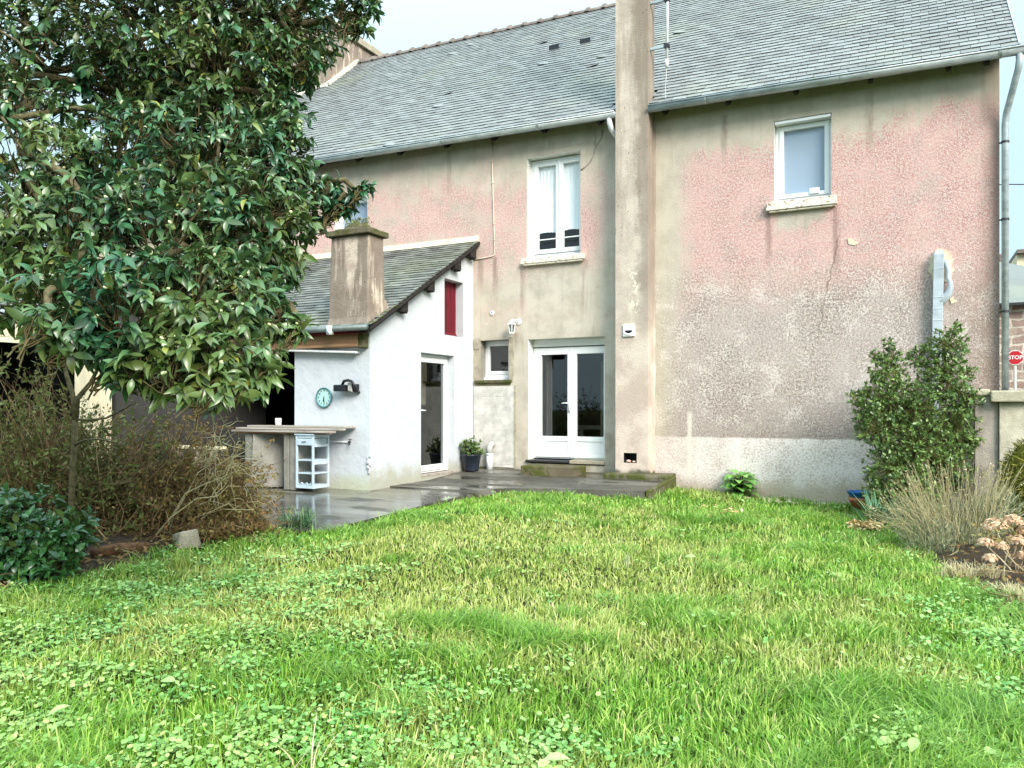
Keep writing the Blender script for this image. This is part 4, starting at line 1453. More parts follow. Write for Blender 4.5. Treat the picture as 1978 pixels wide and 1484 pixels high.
def text_mesh(txt, size, extrude, bold=0.0):
    cu = bpy.data.curves.new('text', 'FONT')
    cu.body = txt
    cu.size = size
    cu.extrude = extrude
    cu.offset = bold
    cu.align_x = 'CENTER'
    cu.align_y = 'CENTER'
    o = bpy.data.objects.new('text', cu)
    COL.objects.link(o)
    dg = bpy.context.evaluated_depsgraph_get()
    me = bpy.data.meshes.new_from_object(o.evaluated_get(dg))
    vs = [tuple(v.co) for v in me.vertices]
    fs = [tuple(p.vertices) for p in me.polygons]
    bpy.data.objects.remove(o)
    bpy.data.curves.remove(cu)
    bpy.data.meshes.remove(me)
    return vs, fs


b = MB()
for k in range(1, 13):
    a = math.pi / 2 - 2 * math.pi * k / 12
    vs, fs = text_mesh(str(k), .038, .001, .0008)
    b.add([(-8.035 + .108 * math.cos(a) + x, LF - .0235 - z, 1.60 + .108 * math.sin(a) + y) for x, y, z in vs], fs)
b.build('numerals', M['black_plastic'], ck)
for nm_, ang, ln, wd in (('hour_hand', -102, .062, .011), ('minute_hand', -86, .098, .008)):
    b = MB()
    a = math.radians(ang)
    d = Vector((math.cos(a), 0, math.sin(a)))
    b.bar(Vector((-8.035, LF - .028, 1.60)) - d * .02, Vector((-8.035, LF - .028, 1.60)) + d * ln, wd, .003)
    b.build(nm_, M['black_plastic'], ck)
# black wall fixture with a looped hood
fx = empty('wall_floodlight', (-7.5, LF, 1.76), 'black plastic floodlight with a looped bracket on the shaded white wall', 'floodlight')
b = MB()
b.box(-7.735, -7.52, LF - .17, LF - .05, 1.69, 1.79)
b.build('head', M['black_plastic'], fx, bevel=.012)
b = MB()
b.tube([(-7.60, LF - .12, 1.79), (-7.55, LF - .14, 1.845), (-7.46, LF - .15, 1.855), (-7.39, LF - .14, 1.83), (-7.365, LF - .12, 1.76), (-7.36, LF - .08, 1.70), (-7.37, LF - .01, 1.67)], .022, 8)
b.box(-7.47, -7.375, LF - .10, LF, 1.68, 1.80)
b.build('bracket', M['black_plastic'], fx, smooth=True)
b = MB()
b.hexa([(-7.50, LF - .12, 1.70), (-7.42, LF - .12, 1.68), (-7.42, LF - .06, 1.68), (-7.50, LF - .06, 1.70), (-7.50, LF - .12, 1.82), (-7.44, LF - .12, 1.82), (-7.44, LF - .06, 1.82), (-7.50, LF - .06, 1.82)])
b.build('arm', M['grey_pvc'], fx, bevel=.008)
# water pipe with tap
tp = empty('water_tap', (-7.7, LF, .92), 'thin white water pipe with a small tap on the shaded wall beside the cabinet', 'tap')
b = MB()
b.tube([(-8.2, LF - .025, .925), (-7.55, LF - .025, .925)], .011, 8)
b.build('pipe', M['pvc'], tp, smooth=True)
b = MB()
b.tube([(-7.56, LF - .025, .925), (-7.50, LF - .06, .925), (-7.47, LF - .11, .92), (-7.47, LF - .115, .885)], .014, 8)
b.tube([(-7.51, LF - .05, .925), (-7.51, LF - .05, .965)], .008, 6)
b.box(-7.545, -7.475, LF - .056, LF - .044, .962, .972)
b.build('spout', M['dark_metal'], tp, smooth=True)

# counter made from boards on concrete blocks
ct = empty('bar_counter', (-8.4, -3.45, .22), 'outdoor counter of weathered boards on concrete blocks below the dark opening', 'counter')
for k, (ya, yb_, z, xa, xb) in enumerate(((-3.38, -3.13, 1.165, -9.4, -7.42), (-3.52, -3.39, 1.135, -9.5, -7.40), (-3.66, -3.53, 1.10, -9.45, -7.47), (-3.60, -3.42, 1.075, -9.4, -7.62))):
    b = MB()
    b.box(xa, xb, ya, yb_, z - .028, z)
    b.build('board', M['grey_timber'] if k < 3 else M['timber'], ct, bevel=.004)
for xa, xb in ((-8.44, -8.335), (-8.32, -8.19)):
    b = MB()
    b.box(xa, xb, -3.58, -3.14, .2, 1.045)
    b.build('pillar', M['block'], ct, bevel=.012)
b = MB()
b.hexa([(-9.06, -3.60, .21), (-8.60, -3.22, .21), (-8.57, -3.28, .21), (-9.03, -3.66, .21), (-9.06, -3.56, 1.04), (-8.60, -3.18, 1.04), (-8.57, -3.24, 1.04), (-9.03, -3.62, 1.04)])
b.build('side_slab', M['block'], ct, bevel=.01)
b = MB()
b.box(-9.24, -9.09, -3.58, -3.14, .2, 1.04)
b.build('pillar', M['block'], ct, bevel=.012)
b = MB()
b.lathe([(.045, 0), (.048, .01), (.05, .11), (.044, .112), (.042, .015)], (-8.86, -3.25, 1.167), 20)
b.build('white_pot', M['mug'], None, (-8.86, -3.25, 1.167), smooth=True, label='small white pot standing on the counter in front of the dark opening', cat='pot')
b = MB()
b.hexa([(-8.55, -3.50, .22), (-8.44, -3.53, .22), (-8.44, -3.40, .22), (-8.55, -3.40, .22), (-8.50, -3.46, .82), (-8.45, -3.48, .80), (-8.45, -3.40, .80), (-8.50, -3.40, .82)])
b.build('folded_cloth', M['navy'], None, (-8.5, -3.45, .22), bevel=.02, label='dark blue folded cloth standing between the block pillars under the counter', cat='cloth')
# display cabinet
cb = empty('display_cabinet', (-7.99, -3.48, .22), 'pale blue open cabinet with drawer and shelves beside the counter', 'cabinet')
X0, X1, Y0, Y1, Z0, Z1 = -8.155, -7.815, -3.63, -3.27, .245, 1.045
b = MB()
pw = .028
for xa in (X0, X1 - pw):
    for ya in (Y0, Y1 - pw):
        b.box(xa, xa + pw, ya, ya + pw, Z0, Z1 - .012)
for za in (Z0, Z1 - .05):
    b.box(X0 + pw, X1 - pw, Y0 + .002, Y0 + pw, za, za + .038)
    b.box(X0 + pw, X1 - pw, Y1 - pw, Y1 - .002, za, za + .038)
    b.box(X0 + .002, X0 + pw, Y0 + pw, Y1 - pw, za, za + .038)
    b.box(X1 - pw, X1 - .002, Y0 + pw, Y1 - pw, za, za + .038)
b.box(X1 - pw, X1 - .002, Y0 + pw, Y1 - pw, .60, .65)
b.box(X1 - pw, X1 - .002, Y0 + pw, Y1 - pw, .86, .90)
b.build('frame', M['pale_blue_paint'], cb, bevel=.003)
b = MB()
b.box(X0 - .015, X1 + .015, Y0 - .015, Y1 + .01, Z1 - .012, Z1 + .012)
b.build('top', M['pale_blue_paint'], cb, bevel=.004)
b = MB()
b.box(X0 + pw + .003, X1 - pw - .003, Y0 - .006, Y1 - pw, .885, .985)
dr = b.build('drawer', M['pale_blue_paint'], cb, bevel=.004)
b = MB()
b.tube([(-8.02, Y0 - .008, .94), (-8.015, Y0 - .02, .94), (-7.955, Y0 - .02, .94), (-7.95, Y0 - .008, .94)], .006, 6)
b.build('handle', M['dark_metal'], dr)
for z in (.275, .46, .655):
    b = MB()
    b.box(X0 + .006, X1 - .006, Y0 + .006, Y1 - .006, z, z + .016)
    b.build('shelf', M['pale_blue_paint'], cb)
for x in (-8.08, -7.99, -7.9):
    b = MB()
    b.tube([(x - .04, Y0 + .004, .33), (x - .02, Y0 + .004, .305), (x + .02, Y0 + .004, .305), (x + .04, Y0 + .004, .33)], .008, 6)
    b.build('bottle_rest', M['pale_blue_paint'], cb)
# low white board on trestles further left
bd = empty('low_board', (-10.0, -3.7, .22), 'low white board on timber trestle legs beyond the dry shrub', 'trestle board')
b = MB()
b.box(-10.45, -9.45, -3.95, -3.75, .80, .84)
b.build('board', M['cream'], bd)
for x in (-9.95, -9.6, -10.35):
    b = MB()
    b.box(x, x + .07, -3.93, -3.85, .2, .80)
    b.build('leg', M['grey_timber'], bd)

# coach lamp
lp = empty('wall_lantern', (-6.26, 0, 2.9), 'white six-sided coach lantern on the house wall above the small window', 'wall lamp')
lx, ly, lz = -6.30, -.16, 2.88
b = MB()
b.lathe([(.052, -.0), (.058, -.012), (.045, -.022)], (-6.235, 0, 2.985), 20, 0, 'y')
b.tube([(-6.235, -.02, 2.985), (-6.25, -.07, 3.0), (-6.29, -.14, 3.01), (lx, ly, 3.0)], .013, 8)
b.build('bracket', M['lamp_white'], lp, smooth=True)
b = MB()
b.lathe([(.012, .135), (.012, .125), (.03, .10), (.085, .055), (.092, .045), (.07, .042)], (lx, ly, lz), 6)
b.build('roof', M['lamp_white'], lp)
b = MB()
for k in range(6):
    a = math.pi / 3 * k
    b.bar((lx + .068 * math.cos(a), ly + .068 * math.sin(a), lz + .045), (lx + .042 * math.cos(a), ly + .042 * math.sin(a), lz - .10), .012, .012)
b.lathe([(.05, -.095), (.052, -.115), (.03, -.13), (.008, -.14)], (lx, ly, lz), 6)
b.build('cage', M['lamp_white'], lp)
b = MB()
b.lathe([(.062, .042), (.040, -.094)], (lx, ly, lz), 6)
b.build('glass', M['glass_dark'], lp)
b = MB()
b.lathe([(.012, -.09), (.02, -.04), (.012, .02)], (lx, ly, lz), 10)
b.build('bulb', M['mug'], lp, smooth=True)
# white disc (alarm key switch)
ds = empty('key_switch', (-6.78, 0, 3.17), 'small round white key switch on the wall above the small window', 'switch')
b = MB()
b.lathe([(.045, 0), (.045, -.012), (.036, -.02)], (-6.78, 0, 3.175), 20, 0, 'y')
b.build('plate', M['lamp_white'], ds, smooth=True)
b = MB()
b.lathe([(.012, -.0195), (.012, -.0225)], (-6.782, 0, 3.185), 10, 0, 'y')
b.build('keyhole', M['black_plastic'], ds)
# galvanised flue on the right-hand wall
fl = empty('flue_duct', (.36, 0, 1.0), 'square zinc flue duct with a bent side pipe rising up the rough wall', 'duct')
b = MB()
b.hexa([(.275, -.125, .60), (.395, -.125, .60), (.395, -.005, .60), (.275, -.005, .60), (.318, -.13, 3.60), (.448, -.13, 3.60), (.448, -.005, 3.60), (.318, -.005, 3.60)])
b.hexa([(.328, -.10, 3.601), (.438, -.10, 3.601), (.438, -.005, 3.601), (.328, -.005, 3.601), (.34, -.06, 3.66), (.43, -.06, 3.66), (.43, -.005, 3.66), (.34, -.005, 3.66)])
for z in (3.38, 2.98, 2.82, 2.66, 2.48):
    x = .275 + (z - .6) * .0143
    b.box(x - .004, x + .130, -.132, -.002, z, z + .018)
b.build('shaft', M['duct'], fl, bevel=.006)
b = MB()
b.tube([(.44, -.07, 3.50), (.475, -.075, 3.46), (.495, -.08, 3.38), (.495, -.08, 3.26), (.52, -.08, 3.20), (.53, -.08, 3.12), (.50, -.08, 3.03), (.44, -.08, 2.95), (.37, -.07, 2.90)],
       [.035, .037, .037, .037, .036, .040, .052, .056, .056], 12)
b.build('side_pipe', M['duct'], fl, smooth=True)
b = MB()
ring_ = []
for q in range(40):
    a = -1.1 + 5.3 * q / 39
    ring_.append((.415 + (.145 + rnd.uniform(-.02, .03)) * math.cos(a), 3.47 + (.21 + rnd.uniform(-.02, .03)) * math.sin(a) - (.06 if math.sin(a) < 0 else 0)))
b.prism(ring_, 'y', -.012, .003)
b.build('mortar_collar', M['mortar'], fl)
# grey drain pipe at the door corner
dr = empty('drain_pipe', (-6.77, -.12, .32), 'grey plastic drain elbow rising from the patio by the block infill', 'drain pipe')
b = MB()
b.tube([(-6.76, -.02, .77), (-6.76, -.08, .775), (-6.765, -.115, .75), (-6.77, -.125, .69), (-6.77, -.125, .60)], .057, 14)
b.build('elbow', M['grey_pvc'], dr, smooth=True)
b = MB()
b.tube([(-6.77, -.125, .61), (-6.77, -.125, .31)], .060, 14)
b.lathe([(.066, .58), (.066, .615)], (-6.77, -.125, 0), 14)
b.build('socket', M['white_pvc'], dr, smooth=True)
# aerial mast on the stack
am = empty('aerial_mast', (-3.47, -.2, 6.4), 'thin white aerial mast on two brackets against the chimney stack', 'aerial mast')
b = MB()
b.tube([(-3.46, -.22, 7.0), (-3.445, -.22, 8.9)], .021, 8)
b.tube([(-3.46, -.22, 7.05), (-3.463, -.22, 6.93)], .026, 8)
b.build('pole', M['pvc'], am, smooth=True)
b = MB()
b.tube([(-3.463, -.22, 6.95), (-3.48, -.24, 6.6), (-3.475, -.26, 6.42)], .007, 6)
b.build('cable', M['grey_pvc'], am)
for z in (7.27, 8.02):
    b = MB()
    b.box(-3.735, -3.46, -.245, -.20, z - .02, z + .02)
    b.box(-3.50, -3.42, -.26, -.18, z - .03, z + .03, 1)
    b.build('bracket', [M['zinc'], M['dark_metal']], am)
b = MB()
b.ball((-3.405, -.23, 8.13), .035, .03, .07)
b.build('junction_box', M['black_plastic'], am, smooth=True)
# pebbles inside the cleaning hole
for x, y, r, m_, lb in ((-4.08, -.30, .036, 'pink_stone', 'pink pebble lying in the small square hole of the chimney stack'), (-3.985, -.30, .026, 'gravel', 'grey pebble lying beside a pink one in the square hole')):
    b = MB()
    b.ball((x, y, .545 + r * .65), r * 1.25, r, r * .65, 0, 10, 6, .06)
    b.build('pebble', M[m_], None, (x, y, .545), smooth=True, label=lb, cat='pebble')

# ------------------------------------------------------------------ right boundary: garden walls, street beyond
b = MB()
b.box(.78, 1.045, -.65, -.004, -.2, 1.60)
gwa = b.build('grey_garden_wall', M['grey_wall'], None, (.92, -.1, 0), label='weathered grey wall stub against the right corner of the house', cat='wall', bevel=.008)
b = MB()
b.box(.755, .948, -.69, -.004, 1.602, 1.685)
b.build('coping', M['coping'], gwa, bevel=.015)
b = MB()
b.box(1.05, 7.5, -.70, -.30, -.2, 1.515)
gw = b.build('garden_wall', M['garden_wall'], None, (2.5, -.5, 0), label='cream rendered garden wall with concrete coping right of the house', cat='wall', bevel=.01)
b = MB()
b.box(.95, 7.6, -.79, -.22, 1.517, 1.665)
b.build('coping', M['coping'], gw, bevel=.018)
b = MB()
b.tube([(.80, -.60, .40), (.95, -.72, .72)], .012, 6)
b.build('stick', M['cream'], None, (.8, -.6, .4), label='pale stick leaning against the cream garden wall', cat='stick')

YB = 16.0
nb = empty('stone_house', (13.0, YB + 3, 0), 'far stone house with a hipped slate roof behind the stop sign', 'house')


def fx_(px_, y): 
    d = FWD + RGT * ((px_ - CX) / F_PX)
    return d.x * (y - CAM.y) / d.y


def fz_(px_, py_, y):
    d = FWD + RGT * ((px_ - CX) / F_PX) + Vector((0, 0, (YH - py_) / F_PX))
    return CAM.z + d.z * (y - CAM.y) / d.y


ex0, ex1 = fx_(1880, YB), fx_(2300, YB)
ez = fz_(1960, 588, YB)
b = MB()
b.box(ex0 + .2, ex1, YB, YB + 6, -.2, ez + .05)
b.build('wall', M['stone'], nb)
b = MB()
zr = fz_(1925, 505, YB + 3)
rx = fx_(1925, YB + 3)
b.add([(ex0 - 3, YB - .25, ez), (ex1, YB - .25, ez), (ex1, YB + 6.2, ez), (ex0 - 3, YB + 6.2, ez), (ex0 - 3, YB + 3, zr + .2), (rx, YB + 3, zr), (rx + 3.5, YB + 2.2, ez + .35)],
      [(0, 1, 6, 5, 4), (1, 2, 6), (2, 3, 4, 5, 6), (0, 4, 3), (0, 3, 2, 1)])
b.build('roof', M['slate_old'], nb)
b = MB()
b.box(ex0 - 1, ex1, YB - .32, YB - .24, ez - .06, ez + .02)
b.build('gutter', M['dark_metal'], nb)
bh = empty('beige_house', (18, 32, 0), 'far beige house with a brown tiled roof above the slate roof', 'house')
Y2 = 30.0
b = MB()
b.box(fx_(1964, Y2), fx_(2250, Y2), Y2, Y2 + 6, -.2, fz_(1970, 488, Y2))
b.build('wall', M['cream'], bh)
b = MB()
b.box(fx_(1963, Y2), fx_(2260, Y2), Y2 - .3, Y2 + 6.3, fz_(1970, 491, Y2), fz_(1970, 484, Y2))
b.build('parapet', M['terracotta'], bh)
b = MB()
xa, xb = fx_(1890, Y2 + 2), fx_(1966, Y2 + 2)
za, zb_ = fz_(1950, 530, Y2 + 2), fz_(1950, 497, Y2 + 2)
b.hexa([(xa, Y2 + 1, -.2), (xb, Y2 + 1, -.2), (xb, Y2 + 6, -.2), (xa, Y2 + 6, -.2), (xa, Y2 + 1, za), (xb, Y2 + 1, za), (xb, Y2 + 4, zb_), (xa, Y2 + 4, zb_)])
b.build('wing', M['terracotta'], bh)
b = MB()
b.box(fx_(1944, Y2), fx_(1948, Y2), Y2 + 3, Y2 + 3.4, zb_ - .5, zb_ + .35)
b.build('chimney', M['terracotta'], bh)

# stop sign
YS = 11.0
sx, sz = fx_(1961, YS), fz_(1961, 691, YS)
rr = (fx_(1978, YS) - fx_(1945.5, YS)) / 2
sg = empty('stop_sign', (sx, YS, 0), 'red octagonal stop sign with white border on a grey post', 'road sign')
b = MB()
b.tube([(sx, YS + .04, -.2), (sx, YS + .04, sz + .2)], .035, 10)
b.build('post', M['grey_pvc'], sg, smooth=True)
oc = lambda r: [(sx + r / math.cos(math.pi / 8) * math.cos(math.pi / 8 + k * math.pi / 4), sz + r / math.cos(math.pi / 8) * math.sin(math.pi / 8 + k * math.pi / 4)) for k in range(8)]
b = MB()
b.prism(oc(rr), 'y', YS - .012, YS + .0)
b.build('border', M['sign_white'], sg)
b = MB()
b.prism(oc(rr * .92), 'y', YS - .018, YS - .0125)
b.build('face', M['stop_red'], sg)
b = MB()
vs, fs = text_mesh('STOP', rr * .72, .002, rr * .012)
b.add([(sx + x, YS - .0215 - z, sz + y) for x, y, z in vs], fs)
b.build('lettering', M['sign_white'], sg)
# a street strip, and a wire crossing the sky
b = MB()
b.add([(3, 3, -.19), (60, 3, -.19), (60, 15.5, -.19), (3, 15.5, -.19)], [(0, 1, 2, 3)])
b.build('road', M['asphalt'], kind='structure', fix=False)
b = MB()
b.tube([(fx_(1850, 20), 20, fz_(1850, 360, 20)), (fx_(1950, 20), 20, fz_(1950, 356.5, 20)), (fx_(2150, 20), 20, fz_(2150, 357, 20))], .02, 5)
b.build('overhead_cable', M['dark_metal'], None, (fx_(1950, 20), 20, 9), label='thin dark overhead cable crossing the sky right of the house', cat='cable')

# ------------------------------------------------------------------ left: open outbuilding and the neighbour behind
ob = empty('outbuilding', (-13, -4, 0), 'open fronted outbuilding with a slate roof, cream fascia and cream post', 'outbuilding')
b = MB()
b.hexa([(-18, -5.15, 2.93), (-10.6, -5.15, 2.93), (-10.6, -3.4, 3.95), (-18, -3.4, 3.95), (-18, -5.15, 2.98), (-10.6, -5.15, 2.98), (-10.6, -3.4, 4.0), (-18, -3.4, 4.0)])
b.hexa([(-18, -3.4, 3.95), (-10.6, -3.4, 3.95), (-10.6, -1.6, 2.9), (-18, -1.6, 2.9), (-18, -3.4, 4.0), (-10.6, -3.4, 4.0), (-10.6, -1.6, 2.95), (-18, -1.6, 2.95)])
ro_ = b.build('roof', M['underlay'], ob)
b = MB()
slates(b, -18, -10.55, lambda x, y: 2.99 + (y + 5.15) * .583, -5.2, -3.4, .583, .11, .21)
b.build('slates', M['slate_old'], ro_)
b = MB()
b.tube([(-18, -5.22, 2.96), (-10.55, -5.22, 2.95)], .045, 8)
b.build('gutter', M['zinc'], ob, smooth=True)
b = MB()
b.box(-18, -10.7, -5.12, -5.06, 2.62, 2.92)
b.box(-18, -10.7, -5.16, -5.12, 2.58, 2.65)
b.build('fascia', M['cream'], ob)
for x in (-11.15, -14.4):
    b = MB()
    b.box(x, x + .38, -5.1, -4.75, -.2, 2.60)
    b.build('post', M['cream'], ob, bevel=.01)
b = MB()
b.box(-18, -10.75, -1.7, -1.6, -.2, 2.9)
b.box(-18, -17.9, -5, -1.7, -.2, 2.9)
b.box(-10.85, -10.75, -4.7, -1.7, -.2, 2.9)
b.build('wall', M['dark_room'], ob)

nh = empty('neighbour_house', (-19, 3, 0), 'neighbouring house with a pale slate roof behind the leafy tree', 'house')
b = MB()
b.box(-30, -14.6, 1.5, 8, -.2, 6.1)
b.build('wall', M['cream'], nh)
zn = lambda x, y: 6.2 + (y - 1.2) * .9
b = MB()
b.hexa([(-30, 1.2, 6.15), (-14.5, 1.2, 6.15), (-14.5, 5, 9.57), (-30, 5, 9.57), (-30, 1.2, 6.18), (-14.5, 1.2, 6.18), (-14.5, 5, 9.60), (-30, 5, 9.60)])
b.hexa([(-30, 5, 9.57), (-14.5, 5, 9.57), (-14.5, 8.6, 6.2), (-30, 8.6, 6.2), (-30, 5, 9.60), (-14.5, 5, 9.60), (-14.5, 8.6, 6.23), (-30, 8.6, 6.23)])
rn = b.build('roof', M['underlay'], nh)
b = MB()
slates(b, -30, -14.5, zn, 1.1, 5.0, .9, .16, .30)
b.build('slates', M['slate'], rn)


# ------------------------------------------------------------------ plants
M['leaf_camellia'] = foliage('camellia_leaf', [(0, lin(22, 60, 40, .85)), (.4, lin(42, 92, 60, .9)), (.8, lin(62, 114, 78, .92)), (.975, lin(82, 130, 90, .95)), (1, lin(150, 150, 60, .95))], .33, .6, .12, 2.2, .14)
M['leaf_dark'] = foliage('dark_bush_leaf', [(0, lin(24, 62, 32, .8)), (.6, lin(42, 88, 44, .85)), (1, lin(68, 114, 56, .9))], .3, .55, .12)
M['leaf_privet'] = foliage('privet_leaf', [(0, lin(48, 76, 38, .95)), (.6, lin(86, 118, 60, 1)), (1, lin(136, 158, 88, 1))], .32, .5, .15)
M['leaf_brown'] = foliage('dry_leaf', [(0, lin(96, 66, 42, .9)), (.5, lin(146, 108, 68, 1)), (1, lin(124, 114, 64, 1))], .7, .2, .2)
M['leaf_hosta'] = foliage('broad_leaf', [(0, lin(84, 150, 58)), (.6, lin(122, 184, 84)), (1, lin(160, 206, 110))], .35, .5, .25)
M['leaf_lavender'] = foliage('grey_green_leaf', [(0, lin(104, 112, 88)), (.6, lin(132, 138, 112)), (1, lin(160, 160, 130))], .7, .2, .15)
M['leaf_spike'] = foliage('spiky_leaf', [(0, lin(44, 84, 58)), (1, lin(88, 130, 92))], .45, .4, .15)
M['petal'] = foliage('dry_petal', [(0, lin(184, 126, 88)), (.45, lin(226, 184, 148)), (1, lin(238, 216, 190))], .8, .1, .3)
M['straw'] = foliage('straw_stalk', [(0, lin(164, 142, 110)), (.6, lin(200, 182, 148)), (1, lin(222, 208, 178))], .8, .15, .15)
M['bud'] = simple('pale_bud', lin(206, 214, 168), .5, .3, var=.1)
M['bark_grey'] = simple('grey_green_bark', lin(98, 92, 68), .9, .1, var=.35, vs=20, bump=.01)
M['bark_dark'] = simple('dark_bark', lin(74, 62, 46), .9, .1, var=.35, vs=20, bump=.01)
M['twig_green'] = simple('green_twig', lin(122, 124, 74), .8, .2, var=.25, vs=12)
M['twig_brown'] = simple('brown_twig', lin(84, 76, 50), .85, .15, var=.3, vs=12)
M['twig_dry'] = T('dry_twig')
t = M['twig_dry']
M['twig_dry'] = t.done(t.bsdf(t.ramp(t.rand(), [(0, lin(84, 64, 44)), (.6, lin(132, 106, 74)), (1, lin(190, 166, 126))]), .85, .15))


def curve_pts(a, b, sag=0.0, n=5, wob=.0):
    a, b = np.array(a), np.array(b)
    out = []
    for i in range(n):
        u = i / (n - 1)
        p = a + (b - a) * u
        p = p + np.array([0, 0, sag * math.sin(math.pi * u)])
        if 0 < i < n - 1 and wob: p = p + rng.normal(0, wob, 3)
        out.append(p)
    return out


def strands(starts, ends, r0, r1, sag, wob=.01, n=5, k=3):
    """many thin twigs in one go"""
    N = len(starts)
    u = np.linspace(0, 1, n)[None, :, None]
    P = starts[:, None] + (ends - starts)[:, None] * u
    P[:, :, 2] += np.asarray(sag).reshape(-1, 1) * np.sin(np.pi * u[:, :, 0])
    P[:, 1:-1] += rng.normal(0, wob, (N, n - 2, 3))
    d = nrmz(ends - starts)
    ref = np.where(np.abs(d[:, 2:3]) < .9, np.array([[0, 0, 1.0]]), np.array([[1.0, 0, 0]]))
    s1 = nrmz(np.cross(d, ref))
    s2 = np.cross(s1, d)
    R = np.asarray(r0).reshape(-1, 1, 1) * (1 - u) + np.asarray(r1).reshape(-1, 1, 1) * u
    rings = []
    for j in range(k):
        a = 2 * math.pi * j / k
        rings.append(P + (s1[:, None] * math.cos(a) + s2[:, None] * math.sin(a)) * R)
    V = np.stack(rings, 2).reshape(-1, 3)
    base = (np.arange(N) * n * k)[:, None, None]
    i = np.arange(n - 1)[None, :, None] * k
    j = np.arange(k)[None, None, :]
    j2 = (j + 1) % k
    Fq = np.stack([base + i + j, base + i + j2, base + i + k + j2, base + i + k + j], -1).reshape(-1, 4)
    return V, Fq.ravel(), np.full(len(Fq), 4)


def rosettes(C, D, per, L, droop=.25, spread=(.35, 1.25)):
    """leaf whorls: C centres, D outward directions -> positions, axes, sizes"""
    N = len(C)
    C = np.repeat(C, per, 0)
    D = np.repeat(nrmz(D), per, 0)
    ref = np.where(np.abs(D[:, 2:3]) < .9, np.array([[0, 0, 1.0]]), np.array([[1.0, 0, 0]]))
    s1 = nrmz(np.cross(D, ref))
    s2 = np.cross(s1, D)
    a = np.tile(np.arange(per) * 2.399, N) + np.repeat(rng.uniform(0, 6.28, N), per) + rng.normal(0, .25, N * per)
    t_ = rng.uniform(spread[0], spread[1], N * per)
    d = D * np.cos(t_)[:, None] + (s1 * np.cos(a)[:, None] + s2 * np.sin(a)[:, None]) * np.sin(t_)[:, None]
    d[:, 2] -= droop * rng.uniform(.3, 1.4, N * per)
    d = nrmz(d)
    up = nrmz(D + np.array([0, 0, .9]) + rng.normal(0, .45, (N * per, 3)))
    off = rng.uniform(-.035, .01, N * per)[:, None] * D
    return C + off, frames(d, up), L * rng.uniform(.5, 1.3, N * per)


# ---- the big camellia on the left: crown from boughs reaching in from a trunk left of the frame
LOBES = [  # x, y, radius (photo pixels), distance, density
    (330, 40, 230, 5.2, 1.0), (530, 30, 128, 5.2, 1.0), (680, 0, 50, 5.0, .8), (690, 45, 26, 5.0, .7), (570, 115, 50, 5.0, .9), (450, 170, 138, 5.0, 1.0), (300, 200, 150, 5.2, .8),
    (545, 215, 55, 5.0, .8), (535, 290, 70, 4.9, .9), (420, 320, 140, 4.7, 1.0), (260, 330, 130, 4.6, .8), (90, 330, 110, 4.4, .7), (60, 200, 85, 4.6, .5), (80, 120, 95, 4.8, .38),
    (30, 30, 60, 4.7, .35), (560, 385, 78, 5.0, 1.0), (630, 370, 34, 5.1, .8), (700, 366, 14, 5.1, .8), (650, 405, 22, 5.1, .8), (670, 385, 16, 5.1, .8), (480, 430, 120, 4.5, 1.0),
    (340, 470, 150, 4.2, 1.0), (180, 470, 140, 4.1, 1.0), (50, 450, 110, 4.0, .9), (535, 490, 50, 4.7, .9), (560, 520, 30, 4.8, .8), (465, 560, 80, 4.3, 1.0), (530, 610, 45, 4.3, .7), (580, 635, 14, 4.3, .6),
    (400, 590, 130, 3.9, 1.0), (270, 600, 130, 3.7, 1.0), (140, 590, 95, 3.7, 1.0), (40, 560, 80, 3.8, .8), (440, 675, 75, 3.8, 1.0), (370, 700, 85, 3.6, 1.0), (300, 690, 80, 3.6, .9),
    (420, 748, 48, 3.6, .9), (495, 725, 40, 3.9, .85), (510, 680, 34, 4.0, .8), (150, 650, 50, 3.5, .8), (100, 620, 45, 3.4, .6), (230, 700, 40, 3.7, .7),
    (-300, 60, 170, 5.0, .7), (-170, 330, 170, 4.6, .7), (-330, 220, 170, 5.2, .6), (-150, 520, 120, 4.2, .6), (-150, -240, 190, 5.2, .7), (300, -220, 260, 5.3, .7)]
C_, D_, W_, L_ = [], [], [], []
lobe_c = []
for (x, y, r, dep, dens) in LOBES:
    c = np.array(at(x, y, dep))
    R = r * dep / F_PX
    lobe_c.append((c, R))
    n = int(10 + dens * 235 * (R ** 2) / .16 * (.8 if dep < 4.3 else 1.15))
    d = nrmz(rng.normal(0, 1, (n, 3)))
    rr = R * rng.uniform(.35, 1.0, n) ** .6
    p = c + d * rr[:, None] * np.array([1, 1.15, 1])
    C_.append(p)
    D_.append(d * .7 + np.array([.12, -.25, -.05]) + rng.normal(0, .5, (n, 3)))
    W_.append(np.repeat(c[None], n, 0))
    L_.append(np.full(n, 0.088 if dep < 4 else .080 if dep < 4.6 else .076))
C_, D_, W_, L_ = np.concatenate(C_), np.concatenate(D_), np.concatenate(W_), np.concatenate(L_)
trunk_base = np.array(at(-190, 1120, 5.6))
trunk_base[2] = .05
tree = empty('camellia_tree', trunk_base, 'large glossy evergreen tree with pale buds leaning over the yard from the left', 'tree')
P_, B_, S1 = rosettes(C_, D_, 6, 1.0, .5)
S1 = S1 * np.repeat(L_, 6)
leaves = stamp(LEAF_V, LEAF_F, P_, B_, np.stack([S1 * rng.uniform(.55, .95, len(S1)), S1, S1 * rng.uniform(.6, 1.6, len(S1))], 1))
bs = rng.random(len(C_)) < .16
bp = C_[bs] + nrmz(D_[bs]) * .012
bb = MB().ball((0, 0, 0), 1, 1, 1.5, 0, 5, 4)
Bf = frames(nrmz(D_[bs]), np.array([[0, 1, .01]]))[:, [0, 2, 1], :]
